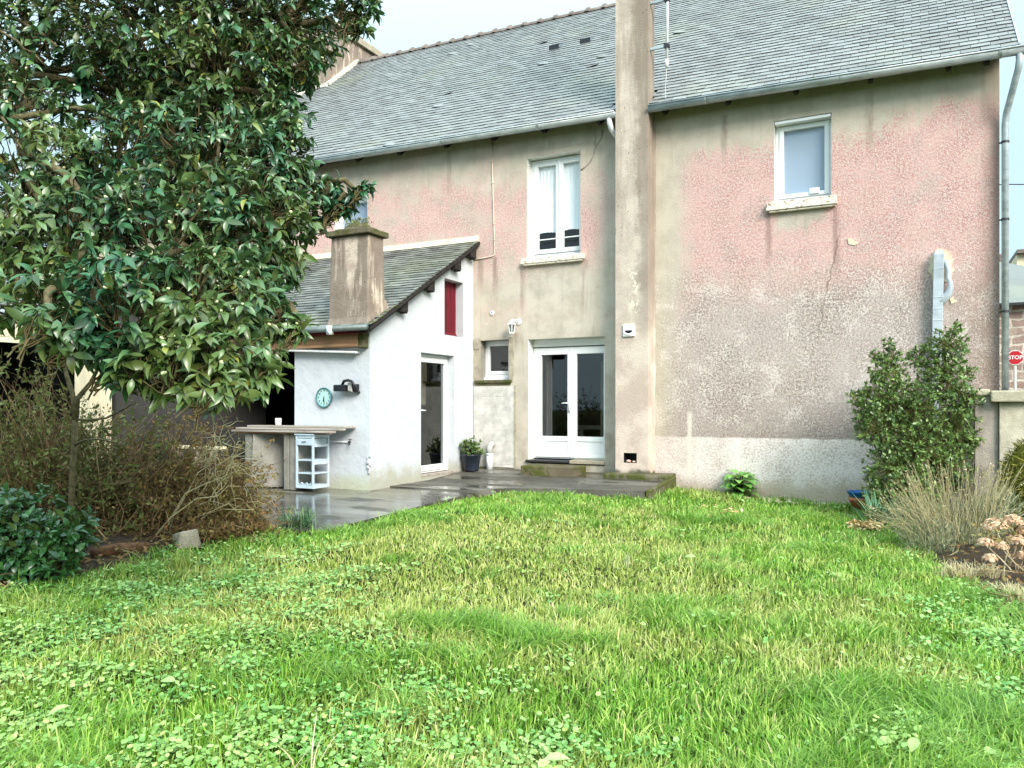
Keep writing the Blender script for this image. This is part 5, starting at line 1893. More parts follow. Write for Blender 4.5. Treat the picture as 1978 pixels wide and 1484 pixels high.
buds = stamp(bb.v, bb.f, bp, Bf, rng.uniform(.006, .010, len(bp)))
tw = strands(C_ - nrmz(C_ - W_ + np.array([.0, .12, .12])) * rng.uniform(.10, .22, (len(C_), 1)), C_, np.full(len(C_), .0055), np.full(len(C_), .0025), rng.uniform(-.05, .05, len(C_)), .012, 4, 3)
v, f, s, mi = cat_stamps([(leaves, 0), (buds, 1), (tw, 2)])
bulk('crown', v, f, s, [M['leaf_camellia'], M['bud'], M['twig_brown']], mi, tree, smooth=False)
b = MB()
fork = trunk_base + np.array([.25, .2, 1.5])
top = np.array(at(-20, 180, 5.0))
b.tube(curve_pts(trunk_base, fork, 0, 5, .02) + curve_pts(fork, top, 0, 5, .05)[1:], [.13, .12, .115, .11, .105, .09, .08, .07, .05], 10)
b.build('trunk', M['bark_grey'], tree, smooth=True)
b = MB()
hubs = [fork, (fork + top) / 2, top]
for i, (c, R) in enumerate(lobe_c):
    h = min(hubs, key=lambda q: np.linalg.norm(q - c))
    near = [lobe_c[j][0] for j in range(i) if np.linalg.norm(lobe_c[j][0] - c) < .9 and np.linalg.norm(lobe_c[j][0] - h) < np.linalg.norm(c - h)]
    if near: h = min(near, key=lambda q: np.linalg.norm(q - c))
    b.tube(curve_pts(h, c, rng.uniform(-.05, .12), 6, .03), [.032, .028, .024, .02, .016, .010], 6)
# a few bare boughs that show at the top left
for (p, q, r) in (((-30, 20, 4.7), (110, 90, 4.6), .014), ((-30, 140, 4.7), (230, 175, 4.9), .024), ((20, 230, 4.4), (270, 215, 4.8), .02), ((60, 300, 4.2), (185, 385, 4.1), .026), ((90, 10, 4.9), (150, 120, 4.9), .010),
                  ((0, 60, 4.5), (90, 130, 4.6), .008), ((60, 0, 4.8), (95, 120, 4.7), .008), ((-20, 190, 4.4), (60, 330, 4.3), .010)):
    b.tube(curve_pts(at(*p), at(*q), .03, 6, .015), [r, r * .95, r * .9, r * .85, r * .75, r * .6], 6)
b.build('limb', M['bark_grey'], tree, smooth=True)

# ---- thin sapling in the bed
sb = np.array(at(138, 1095, 7.5))
sb[2] = .12
sap = empty('sapling', sb, 'thin bare sapling with a forked stem standing in the left bed', 'sapling')
b = MB()
f1 = np.array(at(146, 810, 7.3))
b.tube([sb + np.array([0, 0, -.1]), at(137, 1000, 7.45), at(141, 900, 7.4), f1], [.036, .032, .029, .026], 8)
b.tube([f1, at(150, 770, 7.3), at(175, 740, 7.25), at(200, 690, 7.2), at(215, 640, 7.1)], [.03, .026, .02, .015, .008], 6)
b.tube([f1, at(140, 760, 7.3), at(130, 730, 7.3), at(120, 690, 7.3), at(117, 640, 7.3)], [.03, .026, .022, .018, .01], 6)
b.tube([f1, at(170, 812, 7.2), at(205, 808, 7.1), at(240, 790, 7.0), at(265, 775, 6.9)], [.014, .012, .010, .008, .005], 6)
b.tube([at(143, 860, 7.35), at(165, 850, 7.2), at(190, 848, 7.1), at(222, 855, 7.0)], [.012, .011, .010, .008], 6)
b.build('trunk', M['bark_grey'], sap, smooth=True)


# ---- twiggy shrubs
def twiggy(name, label, foot, tips_n, spread, leaf_n, leaf_len, lmat, tip_fn, r0=.006, cat='shrub'):
    foot = np.array(foot, dtype=float)
    root = empty(name, foot, label, cat)
    tips = np.array([tip_fn() for _ in range(tips_n)])
    st = foot + np.stack([rng.normal(0, spread[0], tips_n), rng.normal(0, spread[1], tips_n), np.full(tips_n, -.03)], 1)
    V1 = strands(st, tips, rng.uniform(.5, 1.3, tips_n) * r0, np.full(tips_n, .0018), rng.uniform(.02, .22, tips_n), .025, 6, 3)
    m = tips_n * 3
    k = rng.integers(0, tips_n, m)
    u = rng.uniform(.35, .95, m)[:, None]
    a = st[k] + (tips[k] - st[k]) * u
    e = a + rng.normal(0, .13, (m, 3)) + (tips[k] - st[k]) * .14
    e[:, 2] = np.maximum(e[:, 2], foot[2] + .02)
    V2 = strands(a, e, np.full(m, r0 * .45), np.full(m, .0012), rng.uniform(-.02, .05, m), .012, 4, 3)
    v, f, s, mi = cat_stamps([(V1, 0), (V2, 0)])
    bulk('branches', v, f, s, M['twig_dry'], None, root)
    if leaf_n:
        k = rng.integers(0, m, leaf_n)
        p = a[k] + (e[k] - a[k]) * rng.uniform(.2, 1.05, leaf_n)[:, None] + rng.normal(0, .015, (leaf_n, 3))
        d = nrmz(rng.normal(0, 1, (leaf_n, 3)) + np.array([0, 0, .3]))
        L = stamp(SLEAF_V, SLEAF_F, p, frames(d, rng.normal(0, 1, (leaf_n, 3)) + np.array([0, 0, 1.2])), leaf_len * rng.uniform(.5, 1.3, leaf_n))
        bulk('foliage', *L, lmat, None, root)
    return root


def px_tip(boxes):
    def fn():
        x0, x1, y0, y1, d0, d1 = boxes[rng.integers(0, len(boxes))]
        return np.array(at(rng.uniform(x0, x1), rng.uniform(y0, y1), rng.uniform(d0, d1)))
    return fn


M['leaf_olive'] = foliage('olive_leaf', [(0, lin(64, 58, 30, .8)), (.35, lin(96, 84, 44, .9)), (.7, lin(92, 104, 50, .9)), (1, lin(120, 132, 70, .9))], .6, .25, .2)
p = np.array(at(110, 1080, 8.2)); p[2] = .15
twiggy('twiggy_shrub', 'tall olive brown twiggy shrub behind the thin sapling', p, 560, (.55, .3), 21000, .055, M['leaf_olive'],
       px_tip([(-40, 120, 700, 1000, 7.6, 9.0), (60, 250, 770, 1020, 7.6, 9.0), (150, 330, 790, 1020, 7.7, 9.0), (0, 300, 900, 1060, 7.4, 8.4)]), .007)
p = np.array(at(330, 1070, 8.3)); p[2] = .15
twiggy('dry_shrub', 'dry reddish brown shrub with bare arching twigs before the wet patio', p, 900, (.45, .3), 24000, .044, M['leaf_brown'],
       px_tip([(240, 420, 810, 1000, 7.6, 8.8), (330, 480, 850, 1030, 7.6, 8.8), (400, 525, 880, 1030, 7.7, 8.6), (250, 500, 960, 1070, 7.4, 8.4), (400, 515, 980, 1040, 7.8, 8.3)]), .006)
b = MB()
root_ = empty('bare_branch_shrub', (0, 0, 0), None, None)
bpy.data.objects.remove(root_)
# pale arching twigs at the right edge of the dry shrub
tips = np.array([np.array(at(x, y, 7.7 + rng.uniform(-.3, .3))) for x, y in ((455, 835), (470, 860), (440, 870), (495, 850), (480, 905), (500, 880), (430, 900), (465, 940), (490, 985), (520, 1000), (420, 850), (448, 815))])
st = np.tile(np.array(at(350, 1040, 7.8)), (len(tips), 1)) + rng.normal(0, .12, (len(tips), 3))
pb = np.array(at(360, 1060, 7.8)); pb[2] = .15
pale = empty('pale_twig_shrub', pb, 'pale bare arching twigs beside the block pillars of the counter', 'shrub')
V1 = strands(st, tips, np.full(len(tips), .009), np.full(len(tips), .003), rng.uniform(.12, .35, len(tips)), .03, 7, 4)
m = 90
k = rng.integers(0, len(tips), m)
a = st[k] + (tips[k] - st[k]) * rng.uniform(.5, .95, m)[:, None] + np.array([0, 0, .15])
V2 = strands(a, a + rng.normal(0, .16, (m, 3)), np.full(m, .004), np.full(m, .0015), rng.uniform(-.03, .06, m), .015, 5, 3)
v, f, s, mi = cat_stamps([(V1, 0), (V2, 0)])
bulk('branches', v, f, s, M['straw'], None, pale)


# ---- leafy shrubs
def leafy(name, label, foot, blobs, n, per, L, lmat, stem_mat, droop=.1, cat='shrub', r0=.012):
    foot = np.array(foot, dtype=float)
    root = empty(name, foot, label, cat)
    C, D, W = [], [], []
    tot = sum(bb_[3] ** 2 for bb_ in blobs)
    for (x, y, d, r) in blobs:
        c = np.array(at(x, y, d))
        R = r * d / F_PX
        k = max(6, int(n * r * r / tot))
        q = nrmz(rng.normal(0, 1, (k, 3)))
        C.append(c + q * (R * rng.uniform(.25, 1.0, k) ** .55)[:, None])
        D.append(q + np.array([0, -.1, .45]) + rng.normal(0, .3, (k, 3)))
        W.append(np.repeat(c[None], k, 0))
    C, D, W = np.concatenate(C), np.concatenate(D), np.concatenate(W)
    ok = C[:, 2] > foot[2] + .02
    C, D, W = C[ok], D[ok], W[ok]
    P, B, S = rosettes(C, D, per, L, droop)
    lv = stamp(SLEAF_V if L < .07 else LEAF_V, SLEAF_F if L < .07 else LEAF_F, P, B, S)
    tw = strands(W + (C - W) * .1, C, np.full(len(C), .004), np.full(len(C), .002), rng.uniform(-.02, .05, len(C)), .01, 4, 3)
    v, f, s, mi = cat_stamps([(lv, 0), (tw, 1)])
    bulk('foliage', v, f, s, [lmat, stem_mat], mi, root)
    b = MB()
    for (x, y, d, r) in blobs:
        c = np.array(at(x, y, d))
        b.tube(curve_pts(foot + np.array([rng.normal(0, .08), rng.normal(0, .08), -.05]), c, 0, 6, .03), [r0, r0, r0 * .85, r0 * .7, r0 * .55, r0 * .3], 6)
    b.build('stems', stem_mat, root, smooth=True)
    return root


p = np.array(at(55, 1150, 6.6)); p[2] = .12
leafy('evergreen_bush', 'low dark green glossy bush in the bottom left corner of the bed', p,
      [(20, 1040, 6.3, 75), (80, 1060, 6.2, 70), (125, 1040, 6.3, 50), (60, 1000, 6.6, 65), (10, 985, 6.6, 50), (40, 1110, 6.1, 60), (105, 1105, 6.1, 45), (0, 1130, 6.1, 50), (150, 1015, 6.4, 25), (-40, 1060, 6.4, 80)],
      900, 6, .085, M['leaf_dark'], M['bark_dark'], .2)
p = np.array(at(1768, 1010, 10.2)); p[2] = 0
leafy('privet_shrub', 'upright bushy evergreen shrub growing before the flue duct and right wall', p,
      [(1715, 720, 10.2, 36), (1705, 775, 10.2, 50), (1830, 670, 10.2, 38), (1825, 730, 10.2, 52), (1775, 690, 10.3, 26), (1860, 770, 10.2, 34), (1765, 790, 10.2, 62), (1700, 830, 10.1, 48), (1835, 830, 10.2, 55),
       (1770, 870, 10.1, 70), (1720, 910, 10.0, 52), (1830, 900, 10.1, 50), (1700, 960, 9.9, 34), (1760, 960, 9.9, 58), (1650, 770, 10.2, 14), (1670, 800, 10.2, 22), (1690, 690, 10.2, 16), (1716, 665, 10.2, 12),
       (1845, 635, 10.2, 14), (1875, 850, 10.2, 20), (1670, 760, 10.2, 14), (1700, 1010, 9.7, 22), (1870, 720, 10.2, 14), (1725, 690, 10.2, 20)],
      3700, 6, .055, M['leaf_privet'], M['twig_green'], .0, 'shrub', .016)

# spiky plant beside the blue pot
sp = np.array(at(1690, 1000, 9.3)); sp[2] = .0
root = empty('spiky_plant', sp, 'spiky grey green plant with long narrow leaves at the foot of the shrub', 'plant')
n = 70
a = rng.uniform(0, 6.28, n)
d = np.stack([np.cos(a), np.sin(a), rng.uniform(.35, 1.6, n)], 1)
L = stamp([(-.012, 0, 0), (.012, 0, 0), (-.018, .5, .03), (.018, .5, .03), (0, 1, -.05)], [(0, 1, 3, 2), (2, 3, 4)], sp + rng.normal(0, .04, (n, 3)) * np.array([1, 1, 0]), frames(d, np.array([[0, 0, 1.0]])), np.stack([rng.uniform(.5, .9, n), rng.uniform(.3, .62, n), np.full(n, .4)], 1))
bulk('foliage', *L, M['leaf_spike'], None, root)

# dry lavender: grey-green cushion and pale stalks
lv = np.array(at(1815, 1100, 7.9)); lv[2] = .0
root = empty('lavender_bush', lv, 'grey lavender cushion with a spray of pale dry stalks', 'lavender')
n = 330
fxs = rng.uniform(1755, 1925, n)
fdd = rng.uniform(7.7, 8.5, n)
foot = np.stack([np.array(at(x, y, dd)) for x, y, dd in zip(fxs, rng.uniform(1000, 1060, n), fdd)])
tip = np.empty_like(foot)
for i in range(n):
    fx0 = fxs[i]
    bx = fx0 + (fx0 - 1850) * .55 + rng.normal(0, 22) - 14
    tip[i] = np.array(at(bx, rng.uniform(885, 985) + max(0, 1760 - bx) * .75, fdd[i] + rng.uniform(-.25, .1)))
S = strands(foot, tip, np.full(n, .0028), np.full(n, .0016), rng.uniform(0, .05, n), .007, 5, 3)
k = rng.integers(0, n, 900)
pp = tip[k] - (tip[k] - foot[k]) * rng.uniform(0, .16, 900)[:, None]
L2 = stamp(SLEAF_V, SLEAF_F, pp, frames(nrmz(tip[k] - foot[k] + rng.normal(0, .3, (900, 3))), rng.normal(0, 1, (900, 3))), rng.uniform(.012, .028, 900))
v, f, s, mi = cat_stamps([(S, 0), (L2, 0)])
bulk('stalks', v, f, s, M['straw'], None, root)
n = 7000
cc = np.stack([np.array(at(x, y, dd)) for x, y, dd in ((1790, 1045, 7.9), (1850, 1050, 8.0), (1765, 1000, 8.3), (1890, 1010, 8.2), (1930, 985, 8.3), (1830, 1000, 8.4), (1800, 1085, 7.7))])
ci = rng.integers(0, len(cc), n)
q = nrmz(rng.normal(0, 1, (n, 3)))
pp = cc[ci] + q * (rng.uniform(.05, 1, n) ** .5 * .27)[:, None] * np.array([1, 1, .85])
ok = pp[:, 2] > 0.01
pp, q = pp[ok], q[ok]
L = stamp([(-.07, 0, 0), (.07, 0, 0), (-.06, .6, .02), (.06, .6, .02), (0, 1, 0)], [(0, 1, 3, 2), (2, 3, 4)], pp, frames(q + np.array([0, 0, .9]) + rng.normal(0, .35, pp.shape), rng.normal(0, 1, pp.shape)), rng.uniform(.035, .075, len(pp)))
bulk('foliage', *L, M['leaf_lavender'], None, root)

# dry hydrangea
hy = np.array(at(1955, 1165, 6.9)); hy[2] = .0
root = empty('hydrangea', hy, 'dead hydrangea with papery peach flower heads on bare stems', 'hydrangea')
HEADS = [(1922, 1018, 6.9, 25), (1957, 1008, 7.0, 20), (1903, 1050, 6.8, 16), (1964, 1046, 6.9, 20), (1932, 1056, 6.8, 15), (1988, 1026, 7.0, 24), (1912, 1080, 6.7, 14), (1978, 1076, 6.8, 16)]
b = MB()
for (x, y, d, r) in HEADS:
    c = np.array(at(x, y, d))
    b.tube(curve_pts(hy + np.array([rng.normal(0, .06), rng.normal(0, .06), -.03]), c, 0, 5, .012), [.008, .007, .006, .005, .004], 6)
for x in (1905, 1925, 1945, 1960, 1985):
    b.tube(curve_pts(hy + np.array([rng.normal(0, .08), rng.normal(0, .06), -.03]), at(x, 1075 + rnd.uniform(-15, 40), 6.8), 0, 5, .012), [.007, .006, .005, .004, .003], 6)
b.build('stems', M['straw'], root, smooth=True)
for (x, y, d, r) in HEADS:
    c = np.array(at(x, y, d))
    R = .95 * r * d / F_PX
    n = 170
    q = nrmz(rng.normal(0, 1, (n, 3)))
    q[:, 2] = np.abs(q[:, 2]) * .9 - .15
    L = stamp([(-.5, -.35, 0), (0, -.5, .12), (.5, -.35, 0), (.5, .35, .1), (0, .5, 0), (-.5, .35, .12)], [(0, 1, 4, 5), (1, 2, 3, 4)], c + q * (R * rng.uniform(.7, 1.05, n))[:, None],
              frames(np.cross(q, rng.normal(0, 1, (n, 3))), q + rng.normal(0, .35, (n, 3))), rng.uniform(.014, .026, n))
    bulk('flower_head', *L, M['petal'], None, root)
n = 160
pp = hy + np.stack([rng.normal(0, .22, n), rng.normal(-.05, .2, n), rng.uniform(.25, .42, n)], 1)
L = stamp(SLEAF_V, SLEAF_F, pp, frames(rng.normal(0, 1, (n, 3)), rng.normal(0, 1, (n, 3))), rng.uniform(.03, .06, n))
bulk('dead_leaves', *L, M['leaf_brown'], None, root)

# broad-leaved plant at the wall
ho = np.array([-2.33, -.20, .02])
root = empty('broad_leaved_plant', ho, 'bright green broad leaved plant growing at the foot of the house wall', 'plant')
n = 36
a = np.arange(n) * 2.399
h = np.linspace(.10, .40, n)
d = np.stack([np.cos(a), np.sin(a) * .8 - .25, .45 - .75 * rng.uniform(0, 1, n)], 1)
pos = ho + np.stack([np.cos(a) * .06, np.sin(a) * .05, h], 1)
L = stamp(LEAF_V, LEAF_F, pos, frames(d, np.array([[0, 0, 1.0]])), np.stack([rng.uniform(.24, .36, n), rng.uniform(.19, .30, n), np.full(n, .3)], 1))
bulk('foliage', *L, M['leaf_hosta'], None, root, smooth=True)
S = strands(np.repeat(ho[None], n, 0) + rng.normal(0, .05, (n, 3)) * np.array([1, .6, 0]), pos, np.full(n, .012), np.full(n, .006), np.zeros(n), .006, 4, 5)
bulk('stems', *S, M['bark_dark'], None, root)

# potted shrub
pt = np.array([-6.98, -.42, .315])
root = empty('potted_plant', pt, 'small evergreen in a dark navy plastic pot beside the drain elbow', 'potted plant')
b = MB()
b.lathe([(.128, 0), (.13, .01), (.172, .255), (.186, .262), (.188, .30), (.178, .302), (.172, .27), (.150, .265), (.0, .26)], pt, 28)
b.build('pot', M['pot_navy'], root, smooth=True)
n = 150
q = nrmz(rng.normal(0, 1, (n, 3)) + np.array([0, 0, .55]))
C = pt + np.array([0, 0, .30]) + q * (rng.uniform(.4, 1, n) * .26)[:, None] * np.array([.95, .8, 1.15])
C = C[C[:, 2] > pt[2] + .28]
D = C - (pt + np.array([0, 0, .22]))
P, B, S = rosettes(C, D, 6, .062, .1)
lv_ = stamp(SLEAF_V, SLEAF_F, P, B, S)
tw = strands(np.repeat(pt[None] + np.array([0, 0, .26]), len(C), 0), C, np.full(len(C), .005), np.full(len(C), .002), np.full(len(C), .02), .008, 4, 3)
v, f, s, mi = cat_stamps([(lv_, 0), (tw, 1)])
bulk('foliage', v, f, s, [M['leaf_privet'], M['bark_dark']], mi, root)
b = MB()
b.lathe([(.155, .255), (.10, .275), (.0, .28)], pt, 16)
b.build('compost', M['soil'], root, smooth=True)

# plant rooting on the stove chimney cap
n = 260
c0 = np.array([-7.45, -3.06, 4.20])
pp = c0 + np.stack([rng.normal(0, .13, n), rng.normal(0, .07, n), rng.uniform(0, .10, n) ** 1.0], 1)
L = stamp(SLEAF_V, SLEAF_F, pp, frames(rng.normal(0, 1, (n, 3)) + np.array([0, 0, .8]), rng.normal(0, 1, (n, 3))), rng.uniform(.02, .05, n))
bulk('chimney_weed', *L, M['leaf_olive'], None, None, c0, label='small weed cushion growing on top of the weathered stove chimney cap', cat='weed')

# pots at the wall
bl = empty('blue_bowl', (-.62, -.42, .14), 'blue plastic bowl stacked in a terracotta pot at the foot of the wall', 'bowl')
b = MB()
b.lathe([(.09, .15), (.15, .20), (.185, .265), (.19, .275), (.178, .27), (.14, .21), (.0, .175)], (-.60, -.42, -.02), 28)
b.build('bowl', M['blue_plastic'], bl, smooth=True)
tb = MB()
tb.lathe([(.10, 0), (.145, .12), (.155, .125), (.16, .17), (.145, .17), (.13, .13), (.0, .12)], (-.60, -.42, .0), 28)
tb.build('terracotta_pot', M['pot_clay'], None, (-.60, -.42, 0), smooth=True, label='low terracotta pot holding the blue bowl by the wall', cat='pot')

# moss-grown wall end on the right
mo = empty('mossy_mound', (1.35, -1.5, 0), 'moss covered lump of old walling in front of the cream garden wall', 'mossy wall end')
b = MB()
b.ball((1.50, -1.50, .45), .52, .42, .68, 0, 22, 14, .05)
b.build('body', M['moss'], mo, smooth=True)
n = 5200
q = nrmz(rng.normal(0, 1, (n, 3)))
pp = np.array([1.50, -1.50, .45]) + q * np.array([.53, .43, .69])
d = q * .5 + np.array([0, 0, -.5]) + rng.normal(0, .35, (n, 3))
M['moss_tuft'] = foliage('moss_tuft', [(0, lin(78, 78, 28, .9)), (.5, lin(122, 120, 44, .9)), (1, lin(168, 158, 84, .9))], .9, .1, .2, 3.0)
L = stamp([(-.08, 0, 0), (.08, 0, 0), (-.07, .6, .02), (.07, .6, .02), (0, 1, 0)], [(0, 1, 3, 2), (2, 3, 4)], pp, frames(d, q), rng.uniform(.04, .10, n))
bulk('moss', *L, M['moss_tuft'], None, mo)

# stones and wood along the bed edge
b = MB()
b.hexa([(-6.50, -7.22, .10), (-6.12, -7.42, .10), (-6.02, -7.22, .10), (-6.40, -7.02, .10), (-6.46, -7.22, .20), (-6.14, -7.38, .27), (-6.06, -7.24, .29), (-6.38, -7.06, .22)])
b.build('edging_stone', M['concrete'], None, (-6.3, -7.2, .1), bevel=.02, label='pale squared stone lying tilted at the edge of the left bed', cat='stone')
b = MB()
b.tube([(-6.42, -8.08, .15), (-6.36, -7.86, .16), (-6.28, -7.62, .155)], [.055, .065, .05], 10)
b.build('rotting_log', M['rot'], None, (-6.35, -7.85, .1), smooth=True, label='short reddish rotting log at the edge of the left bed', cat='log')
b = MB()
for _ in range(140):
    x = rnd.uniform(-2.25, -1.05)
    y = -.08 - rnd.random() ** 1.6 * .35
    r = rnd.uniform(.012, .032)
    b.ball((x, y, float(gz(x, y)) + r * .3), r * rnd.uniform(.8, 1.5), r, r * .6, 0, 6, 4, .25)
b.build('gravel', M['gravel'], None, (-1.6, -.2, 0), kind='stuff')


# ---- garden behind the viewer, seen only as reflections in the glass
hb = np.array([-1.0, -27.0, -.1])
root = empty('garden_hedge', hb, 'clipped green hedge closing the far end of the garden behind the viewer', 'hedge')
n = 5000
pp = np.stack([rng.uniform(-14, 12, n), -27 + rng.uniform(-.4, .4, n), rng.uniform(0, 2.2, n)], 1)
L = stamp(SLEAF_V, SLEAF_F, pp, frames(rng.normal(0, 1, (n, 3)), rng.normal(0, 1, (n, 3)) + np.array([0, .6, .6])), rng.uniform(.18, .34, n))
bulk('foliage', *L, M['leaf_dark'], None, root)
for tx, ty, th in ((-7.5, -24.0, 6.5), (-2.6, -25.5, 7.5)):
    fb = np.array([tx, ty, -.1])
    root = empty('bare_tree', fb, 'bare winter tree before the hedge, the %s one' % ('shorter' if th < 7 else 'taller'), 'tree', 'bare trees behind the viewer')
    b = MB()
    b.tube(curve_pts(fb, fb + np.array([.1, 0, th * .45]), 0, 4, .03), [.16, .14, .12, .10], 8)
    b.build('trunk', M['bark_dark'], root, smooth=True)
    st = np.repeat((fb + np.array([.1, 0, th * .43]))[None], 26, 0)
    en = st + rng.normal(0, 1, (26, 3)) * np.array([1.5, 1.2, .8]) + np.array([0, 0, th * .35])
    V1 = strands(st, en, np.full(26, .05), np.full(26, .015), rng.uniform(0, .3, 26), .06, 6, 4)
    k = rng.integers(0, 26, 220)
    a = st[k] + (en[k] - st[k]) * rng.uniform(.3, 1, 220)[:, None]
    V2 = strands(a, a + rng.normal(0, .6, (220, 3)) + np.array([0, 0, .25]), np.full(220, .016), np.full(220, .005), np.zeros(220), .05, 4, 3)
    v, f, s, mi = cat_stamps([(V1, 0), (V2, 0)])
    bulk('crown', v, f, s, M['bark_dark'], None, root)


# ------------------------------------------------------------------ lawn: real blades, leafy ground cover, litter
def vnoise(x, y, s, seed=0):
    r = np.random.default_rng(100 + seed)
    out = np.zeros_like(x)
    for k in range(6):
        a = r.uniform(0, 6.28)
        fr = s * r.uniform(.6, 1.7)
        out += np.sin(fr * (x * math.cos(a) + y * math.sin(a)) + r.uniform(0, 6.28))
    return out / 6 ** .5 * .7


def grass_mat():
    t = T('lawn_grass')
    r = t.rand()
    n1 = t.noise(.85, 3, .55)
    n2 = t.noise(2.6, 3, .6)
    green = t.ramp(r, [(0, lin(76, 126, 34)), (.5, lin(124, 172, 60)), (1, lin(188, 212, 110))])
    yel = t.ramp(r, [(0, lin(120, 140, 56)), (.5, lin(180, 192, 100)), (1, lin(226, 220, 156))])
    X, Y, Z = t.xyz()
    mid = t.m('MULTIPLY', t.band(X, -5.4, -3.6, -2.3, -.9), t.band(Y, -9.4, -8.0, -5.2, -3.4))
    f = t.step(t.m('ADD', t.m('ADD', t.m('MULTIPLY', n1, .65), t.m('MULTIPLY', n2, .35)), t.m('MULTIPLY', mid, .20)), .45, .62)
    c = t.mix(t.m('MULTIPLY', f, .78), green, yel)
    straw = t.step(r, .972, .982)
    c = t.mix(t.m('MULTIPLY', straw, .85), c, lin(216, 200, 150))
    p = t.bsdf(c, .45, .35)
    tr = t.n('ShaderNodeBsdfTranslucent', {'Color': c}).outputs[0]
    return t.done(t.n('ShaderNodeMixShader', {0: .3, 1: p, 2: tr}).outputs[0])


M['grass'] = grass_mat()
M['grass_lush'] = foliage('lush_grass', [(0, lin(62, 120, 30)), (.5, lin(106, 166, 50)), (1, lin(164, 204, 92))], .42, .35, .3, 1.5)
M['cover'] = foliage('ground_cover_leaf', [(0, lin(84, 142, 66)), (.5, lin(124, 180, 94)), (.92, lin(168, 208, 126)), (1, lin(198, 210, 124))], .42, .4, .25, 1.2)

PATCH = [  # ground-cover patches: photo x, y, spread in metres
    (120, 1230, .65), (330, 1150, .6), (450, 1120, .5), (230, 1330, .55), (60, 1400, .45), (640, 1130, .5), (560, 1200, .45), (420, 1260, .40), (300, 1440, .45), (520, 1430, .40), (700, 1230, .35),
    (760, 1300, .35), (880, 1430, .5), (1040, 1400, .3), (820, 1360, .35), (700, 1450, .4), (1800, 1420, .3), (1905, 1130, .3), (1965, 1170, .4), (1930, 1190, .5), (1900, 1240, .35), (1960, 1240, .4), (1950, 1330, .35), (1000, 1470, .3), (600, 1090, .3)]


def on_ground(x, y, z=.08):
    d = FWD + RGT * ((x - CX) / F_PX) + Vector((0, 0, (YH - y) / F_PX))
    k = (z - CAM.z) / d.z
    return CAM + d * k


PW = [(on_ground(x, y).x, on_ground(x, y).y, s) for x, y, s in PATCH]


def cover_w(x, y):
    w_ = np.zeros_like(x)
    for (a, b_, s) in PW:
        w_ = np.maximum(w_, np.exp(-((x - a) ** 2 + (y - b_) ** 2) / (s * s) * .9))
    A_, B_2 = on_ground(600, 1075), on_ground(1180, 1500)
    ux, uy = B_2.x - A_.x, B_2.y - A_.y
    ln = math.hypot(ux, uy)
    sd = ((x - A_.x) * uy - (y - A_.y) * ux) / ln * (1 if (-8 - A_.x) * uy - (-10 - A_.y) * ux > 0 else -1)
    w_ = np.maximum(w_, .62 * np.clip((sd + .35) / .9, 0, 1))
    w_ = w_ * .85 + .30 * vnoise(x, y, 5, 3) + .36 * vnoise(x, y, 15, 4)
    return np.clip((w_ - .24) / .80, 0, 1)


def scatter(n, power=1.35):
    """more where the view is close, thinning out with distance; covers the whole lawn"""
    out = []
    got = 0
    while got < n:
        m = n * 3
        x = rng.uniform(-6.3, 2.8, m)
        y = rng.uniform(-12.6, -.06, m)
        dep = (x - CAM.x) * FWD.x + (y - CAM.y) * FWD.y
        lat = (x - CAM.x) * RGT.x + (y - CAM.y) * RGT.y
        pr = np.clip((2.6 / np.maximum(dep, 2.6)) ** power, 0, 1)
        inv = (dep > 2.2) & (np.abs(lat) < dep * .74 + 1.4)
        pr = np.where(inv, pr, pr * .3)
        ok = (rng.random(m) < pr) & inside(x, y, LAWN)
        out.append(np.stack([x[ok], y[ok], dep[ok]], 1))
        got += ok.sum()
    return np.concatenate(out)[:n]


# grass
Q = scatter(295000)
x, y, dep = Q.T
cw = cover_w(x, y)
tuft = vnoise(x, y, 3.2, 1) + .6 * vnoise(x, y, 8.5, 2)
keep = rng.random(len(x)) > cw * .62
x, y, dep, cw, tuft = x[keep], y[keep], dep[keep], cw[keep], tuft[keep]
N = len(x)
edge_dry = np.exp(-((x + 3.2) ** 2 / 2.2 + (y + 6.2) ** 2 / 4.0))
lush = tuft + .25 * rng.normal(0, 1, N) > .62
h = (.050 + .052 * np.clip(tuft + .2, 0, 1.5) ** 1.25 + .020 * rng.normal(0, 1, N)) * (1 - .35 * edge_dry)
h *= np.where(rng.random(N) < .03, 1.7, 1)
h = np.clip(h, .018, .22)
# clumps lean together: direction from a slow field plus scatter
ang = 2.6 * vnoise(x, y, 2.6, 5) + 2.0 * vnoise(x, y, 9, 6) + rng.normal(0, 1.5, N)
bend = np.clip(.55 + .40 * np.clip(tuft, 0, 1) + rng.normal(0, .42, N), .05, 1.6)
wd = (.0034 + .00072 * dep) * rng.uniform(.6, 1.5, N)
dx, dy = np.cos(ang), np.sin(ang)
sa = ang + math.pi / 2 + rng.normal(0, .7, N)
sx_, sy_ = np.cos(sa) * wd / 2, np.sin(sa) * wd / 2
z0 = gz(x, y) - .012
tt = (0.0, .38, .72, 1.0)
ww = (1.0, .9, .62, 0.0)
vs = []
for t_, w_ in zip(tt, ww):
    px_ = x + dx * bend * h * t_ ** 2
    py_ = y + dy * bend * h * t_ ** 2
    pz_ = z0 + h * t_ * (1 - .28 * bend * t_)
    if w_ > 0:
        vs.append(np.stack([px_ - sx_ * w_, py_ - sy_ * w_, pz_], 1))
        vs.append(np.stack([px_ + sx_ * w_, py_ + sy_ * w_, pz_], 1))
    else:
        vs.append(np.stack([px_, py_, pz_], 1))
V = np.stack(vs, 1).reshape(-1, 3)
base = (np.arange(N) * 7)[:, None]
F_ = np.concatenate([base + np.array([[0, 1, 3, 2, 2, 3, 5, 4, 4, 5, 6]])], 1).ravel()
